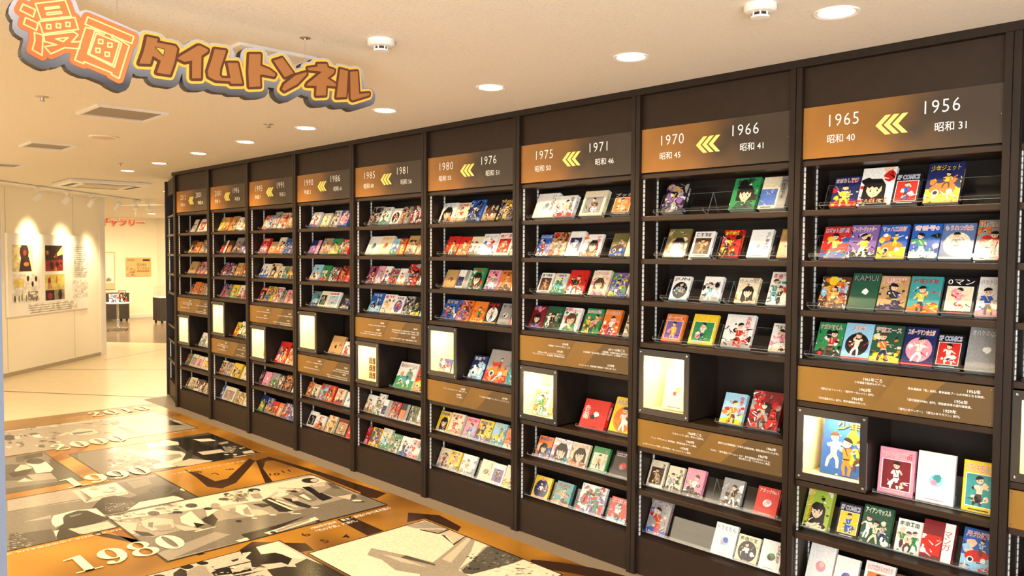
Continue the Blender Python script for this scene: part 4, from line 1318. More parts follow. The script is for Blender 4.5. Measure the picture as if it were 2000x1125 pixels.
S_Y = mat('sign_yellow', rgb(236, 184, 78), .45, noise=.02); S_DK = mat('sign_dark_brown', rgb(92, 48, 26), .45, noise=.02)
S_BR = mat('sign_brown', rgb(164, 106, 56), .45, noise=.02); S_OR = mat('sign_orange', rgb(236, 124, 66), .45, noise=.02); S_CR = mat('sign_cream', rgb(240, 220, 150), .45, noise=.02)
sg = empty('hanging_sign', (0, 0, 0))
tag(sg, 'hanging cut-out title sign with orange and brown Japanese letters', 'sign')
KN = [s for L in KANA for s in L]
KJ = [s for L in KANJI for s in L]
KJB = [s for s in KJ if abs(area2(s)) > .0016]
layer('board', KN + KJB, .034, SX - .040, SX, [SBOARD, SSIDE], sg, dz=-.009, dy=.003, side=1)
layer('orange_backing', KJB, .016, SX - .001, SX + .006, S_OR, sg)
for L in KANJI:
    lt = layer('letter', L, .0024, SX + .003, SX + .0075, S_CR, sg, fill=False)
    tag(lt, 'orange kanji with cream outline')
layer('yellow_backing', KN, .0185, SX - .001, SX + .006, S_Y, sg)
for L in KANA:
    lt = layer('letter', L, .0092, SX + .003, SX + .0085, S_DK, sg)
    layer('letter_face', L, 0.0, SX + .004, SX + .0115, S_BR, lt)
hl = layer('letter_hole', [HOLE], .003, SX + .004, SX + .0128, S_DK, sg)
layer('letter_face', [HOLE], 0, SX + .004, SX + .0136, S_Y, hl)
for (y, zt) in ((-1.77, 2.44), (-2.49, 2.48)):
    w1 = MB().tube((SX - .02, y, zt), (SX - .02, y, CEIL), .0012, 6).build('wire', CHROME, sg)
    w2 = MB().lathe([(.012, -.006), (.022, -.003), (.022, 0)], 14, (SX - .02, y, CEIL)).build('wire_anchor', SCREW, sg)

# ------------------------------------------------------------------ ceiling fittings
def downlight(x, y, label, power, colr=WARM, r=.062, size=1.35):
    rt = empty('downlight', (x, y, CEIL))
    tag(rt, label, 'ceiling light', 'recessed round ceiling downlights')
    MB().lathe([(r, -.002), (r + .016, -.005), (r + .018, 0), (r, 0)], 28).build('trim_ring', PLASTIC, rt)
    MB().lathe([(r, -.0015), (r * .98, -.003), (r * .5, -.0035)], 28).build('diffuser', mat('lamp_diffuser', (1, .95, .85), .4, emis=(1, .88, .68), estr=14.0, noise=.01), rt)
    lo = add_light('downlight_beam', 'SPOT', (0, 0, -.02), power, colr, rot=(0, 0, 0), spot_size=2.3, spot_blend=.55, shadow_soft_size=.05)
    lo.parent = rt
    return rt
DL = [(-0.45, -.59), (-1.37, -.59), (-2.29, -.59), (-3.25, -.59), (-4.22, -.58), (-5.2, -.56), (-6.2, -.52), (-7.27, -.47), (-8.27, -.44)]
for k, (x, y) in enumerate(DL):
    downlight(x, y, 'round recessed downlight before the bookcases, %s from the right' % (ORD + ['ninth'])[k], LAMP_W * (1.0 if k < 3 else 1.25), WARM if k < 3 else WARM2)
downlight(-10.95, 1.0, 'round recessed downlight just left of the bookcase end', 120, (1, .76, .46))
downlight(-18.0, 3.27, 'round recessed downlight in the far gallery', 60, WARM2, .08)
def sensor(x, y, label):
    rt = empty('smoke_detector', (x, y, CEIL)); tag(rt, label, 'smoke detector', 'smoke detectors')
    MB().lathe([(.056, 0), (.056, -.020), (.048, -.026), (.030, -.028)], 28).build('base', PLASTIC, rt)
    for k in range(6):
        a = k * math.pi / 3
        MB().tube((.026 * math.cos(a), .026 * math.sin(a), -.028), (.026 * math.cos(a), .026 * math.sin(a), -.040), .003, 6).build('guard_pin', PLASTIC, rt)
    MB().lathe([(.022, -.028), (.022, -.038)], 18).build('sensor_core', DARKP, rt)
    MB().lathe([(.032, -.040), (.030, -.046), (.012, -.047)], 24).build('cap', PLASTIC, rt)
sensor(-1.93, -1.53, 'white smoke detector right of the hanging sign')
sensor(-.60, -.86, 'white smoke detector cut by the top edge of the picture')
def sprinkler(x, y, label):
    rt = empty('sprinkler', (x, y, CEIL)); tag(rt, label, 'sprinkler', 'ceiling sprinklers')
    MB().lathe([(.035, 0), (.034, -.004), (.012, -.006)], 20).build('plate', mat('sprinkler_plate', rgb(200, 180, 150), .4, .3, noise=.04), rt)
    MB().lathe([(.010, -.005), (.008, -.02), (.016, -.023), (.015, -.026)], 14).build('head', SCREW, rt)
sprinkler(-4.3, -2.2, 'small sprinkler on the ceiling under the left end of the sign')
sprinkler(-4.25, -.85, 'small sprinkler on the ceiling right of the middle, near the downlights')
sprinkler(-7.55, -.75, 'small sprinkler far back on the ceiling above the gallery')
def grille(x0, x1, y0, y1, label, slats=0, m=GREYP):
    rt = empty('ceiling_vent', ((x0 + x1) / 2, (y0 + y1) / 2, CEIL)); tag(rt, label, 'vent', 'ceiling vents')
    a, b = (x1 - x0) / 2, (y1 - y0) / 2
    f = .02
    MB().box(-a, a, -b, -b + f, -.014, 0).box(-a, a, b - f, b, -.014, 0).box(-a, -a + f, -b + f, b - f, -.014, 0).box(a - f, a, -b + f, b - f, -.014, 0).build('frame', PLASTIC, rt)
    MB().box(-a + f, a - f, -b + f, b - f, -.004, 0).build('backing', m if not slats else DARKP, rt)
    for k in range(slats):
        x = -a + f + (2 * a - 2 * f) * (k + .5) / slats
        MB().box(x - .007, x + .005, -b + f, b - f, -.012, -.005).build('slat', PLASTIC, rt)
grille(-4.73, -4.30, -1.91, -1.49, 'large square grey vent panel below the hanging sign')
grille(-6.80, -6.40, -1.78, -1.44, 'smaller grey vent panel left of the round speaker')
grille(-8.75, -8.36, -1.85, -1.38, 'grey vent panel at the left picture edge')
grille(-2.57, -2.37, -1.93, -1.57, 'slatted white vent half hidden behind the hanging sign', 9)
sp_ = empty('ceiling_speaker', (-5.74, -1.44, CEIL)); tag(sp_, 'round flat speaker grille on the ceiling', 'speaker')
MB().lathe([(.105, 0), (.105, -.006), (.095, -.009)], 32).build('rim', PLASTIC, sp_)
MB().lathe([(.094, -.0085), (.05, -.0125), (.01, -.0135)], 32).build('grille', mat('speaker_grille', rgb(206, 186, 156), .6, noise=.1, nscale=300), sp_)
ac = empty('air_conditioner', (-10.15, -.14, CEIL), math.radians(-2)); tag(ac, 'white ceiling cassette air conditioner with dark slots', 'air conditioner')
bevel_box('panel', (-.47, .47, -.47, .47, -.045, -.0005), PLASTIC, ac, r=.012)
MB().box(-.24, .24, -.24, .24, -.052, -.0455).build('intake_grille', mat('intake', rgb(200, 190, 170), .6, noise=.15, nscale=80), ac)
for k in range(4):
    mb = MB().box(-.30, .30, -.40, -.33, -.047, -.0455); mb.xf(Matrix.Rotation(k * math.pi / 2, 4, 'Z')).build('air_slot', DARKP, ac)

# track lights over the diagonal gallery wall
rl = MB()
def trk(s, off): return WA + WD * s + WN * off
a_, b_ = trk(-1.2, .56), trk(2.75, .56)
rail = MB().tube((a_.x, a_.y, CEIL - .015), (b_.x, b_.y, CEIL - .015), .015, 8).build('track_rail', PLASTIC)
tag(rail, 'white lighting track on the ceiling along the gallery wall', 'light track')
tag(MB().tube((-14.9, 1.55, CEIL - .015), (-13.75, 2.2, CEIL - .015), .015, 8).build('track_rail', PLASTIC), 'white lighting track crossing the gallery behind the wall end', 'light track')
HOT = [(-.35, 2.0), (.60, 1.98), (1.45, 1.88), (2.15, 1.62), (3.3, 1.6)]
def spotlight(pos, tgt, label, power):
    rt = empty('track_spotlight', pos); tag(rt, label, 'spotlight', 'white track spotlights')
    d = (Vector(tgt) - Vector(pos)); d.normalize()
    bevel_box('adapter', (-.09, .09, -.018, .018, -.06, -.03), PLASTIC, rt, r=.004)
    MB().tube((0, 0, -.06), (0, 0, -.12), .010, 8).build('arm', PLASTIC, rt)
    c = Vector((0, 0, -.15))
    mb = MB().lathe([(.028, -.07), (.040, -.05), (.044, .06), (.040, .065)], 18)
    mb.xf(Matrix.Translation(c) @ d.to_track_quat('Z', 'Y').to_matrix().to_4x4()).build('head', PLASTIC, rt)
    lo = add_light('spotlight_beam', 'SPOT', tuple(c + d * .08), power, (1, .80, .50), spot_size=.82, spot_blend=1.0, shadow_soft_size=.10)
    lo.rotation_euler = d.to_track_quat('-Z', 'Y').to_euler(); lo.parent = rt
for k, s in enumerate((-.05, .62, 1.25, 2.0, 2.6)):
    p = trk(s, .56)
    if k < 4:
        t = Vector(wallpt(HOT[k][0], 0, HOT[k][1]))
    else:
        t = Vector((-19.0, 3.0, 1.0))
    spotlight((p.x, p.y, CEIL), t, 'white track spotlight, %s from left, above the gallery wall' % ORD[k], (80, 120, 108, 98, 60)[k])
spotlight((-13.0, 1.45, CEIL), (-20.9, 4.0, 1.4), 'white track spotlight beside the bookcase end', 60)
add_light('far_gallery_fill', 'AREA', (-17.5, 2.5, CEIL - .05), 330, (1, .76, .46), rot=(0, 0, 0), shape='RECTANGLE', size=3.0, size_y=4.0)  # added area fill standing in for gallery ceiling lighting that is not modelled

# ------------------------------------------------------------------ exhibits on the gallery wall
def wfn(off):
    return lambda x, y, l: wallpt(x, off + l, y)
bd = wall_box('exhibit_board', .10, 2.08, .002, .035, .82, 1.97, mat('white_board', rgb(248, 244, 232), .5, noise=.01))
tag(bd, 'large white exhibit board with pictures on the gallery wall', 'exhibit board')
def wall_art(name, s0, z0, w, h, bg, shapes, parent, off=.0365):
    a = Art(w, h, bg)
    shapes(a)
    o = a.build(name, PAPER_PRINT, parent, lambda x, y, l: wallpt(s0 + x, off + l, z0 + y), .0004)
    return o
rw = random.Random(5)
K = dict(dk=rgb(52, 28, 20), rd=rgb(150, 44, 26), or_=rgb(214, 120, 50), ye=rgb(232, 208, 120), gr=rgb(150, 140, 120), wt=rgb(244, 238, 222), pk=rgb(200, 140, 130))
def big_figure(a):
    a.ell(.26, .27, .10, .12, K['dk']); a.add([(.14, 0), (.42, 0), (.36, .20), (.20, .26)], K['dk']); a.ell(.27, .26, .04, .04, K['rd']); a.ell(.30, .1, .06, .03, K['or_'])
def dark_scene(a):
    a.add([(0, 0), (.44, 0), (.44, .17), (0, .16)], K['rd']); a.add([(.2, .2), (.44, .38), (.44, .25)], K['ye'])
    for _ in range(9): a.blob(rw.uniform(.03, .4), rw.uniform(.02, .3), .04, rw.choice([K['or_'], K['dk'], K['rd']]), rw)
def small_things(a):
    for x in (.05, .14, .2, .3, .46, .52): a.ell(x, rw.uniform(.05, .1), .018, .05, rw.choice([K['dk'], K['rd'], K['gr']]))
    for x in (.34, .44, .52): a.ell(x, rw.uniform(.24, .34), .025, .04, K['dk'])
    a.rect(.03, .22, .24, .34, K['ye']); a.rect(.34, .03, .56, .15, K['gr'])
    for _ in range(8): a.blob(rw.uniform(.36, .54), rw.uniform(.05, .13), .02, K['wt'], rw)
def heads_scene(a):
    a.ell(.10, .28, .04, .06, K['rd']); a.add([(.05, .16), (.17, .16), (.13, .26), (.08, .26)], K['pk']); a.ell(.28, .3, .02, .06, K['or_'])
    a.rect(0, 0, .22, .15, K['dk']); a.rect(.23, 0, .47, .15, K['gr']); a.ell(.11, .06, .06, .05, K['rd']); a.ell(.36, .07, .05, .08, K['dk']); a.rect(.1, .15, .47, .17, K['ye'])
wall_art('picture_panel', .20, 1.44, .45, .37, rgb(238, 220, 160), big_figure, bd)
wall_art('picture_panel', .94, 1.43, .44, .38, K['dk'], dark_scene, bd)
wall_art('picture_panel', .19, 1.00, .61, .40, K['wt'], small_things, bd)
wall_art('picture_panel', .93, 1.00, .48, .38, rgb(232, 212, 110), heads_scene, bd)
def text_lines(a):
    for k in range(16): a.rect(.03, a.h - .05 - k * .03, a.w * rw.uniform(.6, .95), a.h - .043 - k * .03, K['gr'])
def scribble(a):
    for k in range(60): a.blob(rw.uniform(.03, .39), rw.uniform(.03, .25), .010, rw.choice([K['gr'], K['dk'], K['pk']]), rw, 6, .4)
wall_art('text_sheet', 1.63, 1.31, .42, .52, K['wt'], text_lines, bd)
wall_art('picture_panel', 1.63, 1.00, .42, .28, K['wt'], scribble, bd)
def cap_lines(a):
    for k in range(4): a.rect(.03, a.h - .035 - k * .033, a.w * (.92 - .05 * (k == 3)), a.h - .027 - k * .033, K['gr'])
wall_art('caption_sheet', .52, .835, 1.22, .14, K['wt'], cap_lines, bd)
# far wall: framed sheet and poster
def xface(name, y0, y1, z0, z1, x0, x1, m, parent=None): return MB().box(x0, x1, y0, y1, z0, z1).build(name, m, parent)
ft = empty('framed_notice', (-20.98, 2.8, .82)); tag(ft, 'tall white framed notice on the far wall above the table', 'notice')
xface('frame', -.55, .60, -.06, .90, -.02, .02, mat('pale_frame', rgb(206, 190, 150), .5, noise=.05), ft)
xface('sheet', -.52, .57, .10, .87, .02, .026, WHITE_P, ft)
a = Art(.20, .10, K['wt']); a.blob(.12, .04, .06, K['gr'], rw); a.build('small_picture', PAPER_PRINT, ft, lambda x, y, l: (.0275 + l, .32 + x, .14 + y), .0006)
po = empty('wall_poster', (-20.98, 3.67, 1.08)); tag(po, 'tan landscape poster with dark Japanese lettering on far wall', 'poster')
xface('sheet', 0, .63, 0, .49, -.01, .004, mat('poster_paper', rgb(214, 182, 118), .6, noise=.06, nscale=8), po)
LET_D = mat('dark_lettering', rgb(70, 44, 26), .6, noise=.02)
def xtext(body, parent, m, y, z, h, x, w=None):
    me = text_mesh(body, 1.0, 'LEFT').copy(); b = bbox2(me)
    sc = (w / (b[1] - b[0])) if w else h * 1.36
    for v in me.vertices: v.co = (x, y + (v.co.x - b[0]) * sc, z + v.co.y * h * 1.36)
    me.materials.clear(); me.materials.append(m)
    return link('lettering', me, parent)
xtext('SF3D', po, LET_D, .03, .40, .055, .006, .2)
xtext('北九州の', po, LET_D, .27, .27, .07, .006, .24)
xtext('マンガカイ', po, LET_D, .27, .17, .07, .006, .32)
xface('red_band', .27, .59, .13, .15, .004, .006, mat('poster_red', rgb(150, 60, 36), .6, noise=.03), po)
xface('dark_tab', .42, .60, .40, .45, .004, .006, LET_D, po)
a = Art(.24, .26, rgb(214, 182, 118))
for _ in range(8): a.blob(rw.uniform(.03, .21), rw.uniform(.02, .2), .03, rw.choice([K['or_'], K['gr'], rgb(190, 150, 90)]), rw)
a.build('poster_drawing', PAPER_PRINT, po, lambda x, y, l: (.0055 + l, .01 + x, .01 + y), .0004)
# far hanging sign
fs = empty('gallery_sign', (-16.0, 1.05, 2.30)); tag(fs, 'orange outlined gallery sign hanging in the far room', 'sign')
for off, m, x in ((.11, mat('sign_red_edge', rgb(206, 70, 40), .5, noise=.02), 0), (.07, mat('sign_pale', rgb(255, 236, 206), .5, noise=.02), .006), (.025, mat('sign_orange_red', rgb(226, 96, 40), .5, noise=.02), .012)):
    me = text_mesh('漫画のギャラリー', 1.0, 'LEFT', offset=off).copy(); b = bbox2(text_mesh('漫画のギャラリー', 1.0, 'LEFT'))
    sc = 1.36 / (b[1] - b[0])
    for v in me.vertices: v.co = (x, (v.co.x - b[0]) * sc, v.co.y * sc * .9 - .04)
    me.materials.clear(); me.materials.append(m)
    o = link('letter_layer', me, fs)
    sm = o.modifiers.new('thickness', 'SOLIDIFY'); sm.thickness = .006; sm.offset = 0
for y in (.3, 1.2): MB().tube((0, y, .08), (0, y, CEIL - 2.30), .002, 6).build('wire', CHROME, fs)

# ------------------------------------------------------------------ furniture of the far gallery
tb = empty('round_table', (-17.7, 2.42, 0)); tag(tb, 'small round white table with chrome pedestal in the gallery', 'table')
MB().lathe([(.02, .585), (.26, .588), (.265, .60), (.26, .612), (.02, .613)], 36).build('table_top', PLASTIC, tb, True)
MB().lathe([(.025, .05), (.022, .08), (.022, .585)], 18).build('pedestal', CHROME, tb, True)
for k in range(4):
    a = k * math.pi / 2 + .4
    ft_ = MB().tube((.02 * math.cos(a), .02 * math.sin(a), .06), (.25 * math.cos(a), .25 * math.sin(a), .022), .014, 8).build('foot', CHROME, tb)
    MB().lathe([(.014, 0), (.016, .02)], 10, (.245 * math.cos(a), .245 * math.sin(a), 0)).build('foot_pad', DARKP, ft_)
def mag(y, w, h, bg, acc, lab, rz):
    b = make_book(w, h, .012, bg, acc, 'B', 'w', 't', '-', random.Random(int(y * 100)), False)
    b.name = 'magazine'
    b.location = (-17.62, 2.42 + y, .6155 + .012 * math.sin(math.radians(14)))
    b.rotation_euler = (-math.radians(14), 0, math.radians(90) + rz)
    tag(b, lab, 'magazine', 'magazines on the round table')
mag(-.20, .19, .19, 'l', 'rbw', 'pale blue magazine propped at left on the round table', -.2)
mag(.01, .17, .26, 'k', 'reg', 'dark magazine propped at right on the round table', .15)
def cabinet(loc, w, d, h, lab, glass):
    rt = empty('display_cabinet', loc); tag(rt, lab, 'cabinet')
    bevel_box('body', (0, d, 0, w, .06, h), CABD, rt, r=.006)
    bevel_box('top', (-.01, d + .01, -.01, w + .01, h, h + .02), CABD if not glass else WHITE_P, rt, r=.004)
    for x in (.05, d - .05):
        for y in (.05, w - .05): MB().lathe([(.025, 0), (.025, .06)], 10, (x, y, 0)).build('foot', DARKP, rt)
    if glass:
        MB().box(.02, d - .02, .02, w - .02, h + .021, h + .27).build('glass_case', ACR, rt)
cabinet((-20.5, 2.0, 0), 1.42, .5, .68, 'low charcoal cabinet behind the round table', False)
cabinet((-19.2, 3.70, 0), 1.3, .5, .62, 'low charcoal display case beside the bookcase end', True)

# ------------------------------------------------------------------ floor mural
mu = MB().box(-8.47, 2.6, -3.3, -.13, 0.0002, 0.0014).build('floor_mural', None)
def mural_mat():
    m = bpy.data.materials.new('mural_print'); m.use_nodes = True
    nt = m.node_tree; p = nt.nodes['Principled BSDF']; p.inputs['Roughness'].default_value = .2
    tc = nt.nodes.new('ShaderNodeTexCoord')
    n = nt.nodes.new('ShaderNodeTexNoise'); n.inputs['Scale'].default_value = .9; n.inputs['Detail'].default_value = 2; n.inputs['Distortion'].default_value = .6
    nt.links.new(tc.outputs['Object'], n.inputs['Vector'])
    c = nt.nodes.new('ShaderNodeValToRGB'); e = c.color_ramp.elements
    e[0].position = .36; e[0].color = (*rgb(112, 72, 20), 1); e[1].position = .64; e[1].color = (*rgb(198, 142, 50), 1)
    nt.links.new(n.outputs['Fac'], c.inputs['Fac']); nt.links.new(c.outputs['Color'], p.inputs['Base Color'])
    return m
mu.data.materials.clear(); mu.data.materials.append(mural_mat())
tag(mu, 'glossy orange floor mural with clock faces and black-and-white photographs', 'floor mural')
def floor_art(a, X, Y, name, parent, z=.0018, label=None):
    """artwork whose right is +Y and whose up is -X; (X, Y) is its lower left corner"""
    o = a.build(name, FLOOR_PRINT, parent, lambda x, y, l: (X - y, Y + x, z + l), .00001)
    if label: o['label'] = label
    return o
G = [rgb(v, v * .94, v * .84) for v in (24, 48, 84, 120, 160, 200, 232)]
rf = random.Random(21)
# clock faces in the mural background
MURD = mat('mural_dark', rgb(52, 28, 12), .2, noise=.15, nscale=3)
MURS = mat('mural_shade', rgb(140, 82, 24), .2, noise=.15, nscale=3)
def fpoly(name, pts, m, z=.00135):
    if area2(pts) < 0: pts = pts[::-1]
    return MB().prism(pts, lambda p: (p[0], p[1], z + .0002), lambda p: (p[0], p[1], z - .0001)).build(name, m, mu)
def arc(cx, cy, r0, r1, a0, a1, n=16):
    o = [(cx + r1 * math.cos(a0 + (a1 - a0) * k / n), cy + r1 * math.sin(a0 + (a1 - a0) * k / n)) for k in range(n + 1)]
    return o + [(cx + r0 * math.cos(a0 + (a1 - a0) * k / n), cy + r0 * math.sin(a0 + (a1 - a0) * k / n)) for k in range(n, -1, -1)]
fpoly('clock_rim', [(-5.47, -.97), (-5.17, -.99), (-4.87, -1.03), (-4.76, -.97), (-4.83, -.83), (-5.33, -.43), (-5.43, -.44), (-4.98, -.83), (-4.97, -.93), (-5.24, -.93)], MURD)
fpoly('clock_rim', [(-5.33, -.43), (-4.66, -.68), (-4.66, -.62), (-5.06, -.50), (-5.26, -.38), (-5.24, -.32), (-4.64, -.275), (-4.0, -.28), (-3.92, -.33), (-3.80, -.28), (-3.85, -.16), (-4.70, -.22), (-5.37, -.29)], MURD)
fpoly('clock_rim', [(-3.60, -1.30), (-3.36, -1.08), (-3.23, -1.10), (-3.30, -1.30), (-3.5, -1.45)], MURD)
fpoly('clock_hand', [(-3.60, -.72), (-3.22, -.74), (-3.22, -.62), (-3.60, -.62)], MURD)
fpoly('clock_hand', [(-4.40, -1.86), (-3.62, -1.78), (-3.62, -1.74), (-4.40, -1.80)], MURS)
fpoly('clock_hand', [(-4.38, -1.96), (-3.60, -1.62), (-3.60, -1.58), (-4.40, -1.91)], MURD)
fpoly('clock_hand', [(-3.25, -.42), (-3.40, -.30), (-3.22, -.18), (-2.95, -.22), (-2.9, -.29), (-3.23, -.29)], MURD)
fpoly('clock_rim', arc(-1.6, -1.2, 1.02, 1.14, .9, 2.2), MURD)
fpoly('clock_rim', arc(-7.2, -2.2, .85, 1.0, .6, 2.4), MURS)
def ftext(body, X, Y, h, m, parent, z=.0032, w=None, name='floor_lettering', rot=0.0, bold=0.0):
    me = text_mesh(body, 1.0, 'LEFT', offset=bold, res=4).copy(); b = bbox2(me)
    sy = h / (b[3] - b[2]); sx = (w / (b[1] - b[0])) if w else sy
    for v in me.vertices:
        x, y = (v.co.x - b[0]) * sx, (v.co.y - b[2]) * sy
        x, y = x * math.cos(rot) - y * math.sin(rot), x * math.sin(rot) + y * math.cos(rot)
        v.co = (X - y, Y + x, z)
    me.materials.clear(); me.materials.append(m)
    return link(name, me, parent)
for tx, X, Y, r in (('8', -5.27, -.93, .3), ('7', -5.12, -.84, .5), ('6', -5.18, -.69, 1.0), ('10', -4.83, -.56, -.4), ('11', -4.84, -.44, -.2), ('6', -3.45, -1.02, .3), ('5', -3.28, -1.0, 0), ('4', -3.27, -.88, -.3)):
    ftext(tx, X, Y, .07, MURD, mu, .002, rot=r, name='clock_numeral', bold=.01)

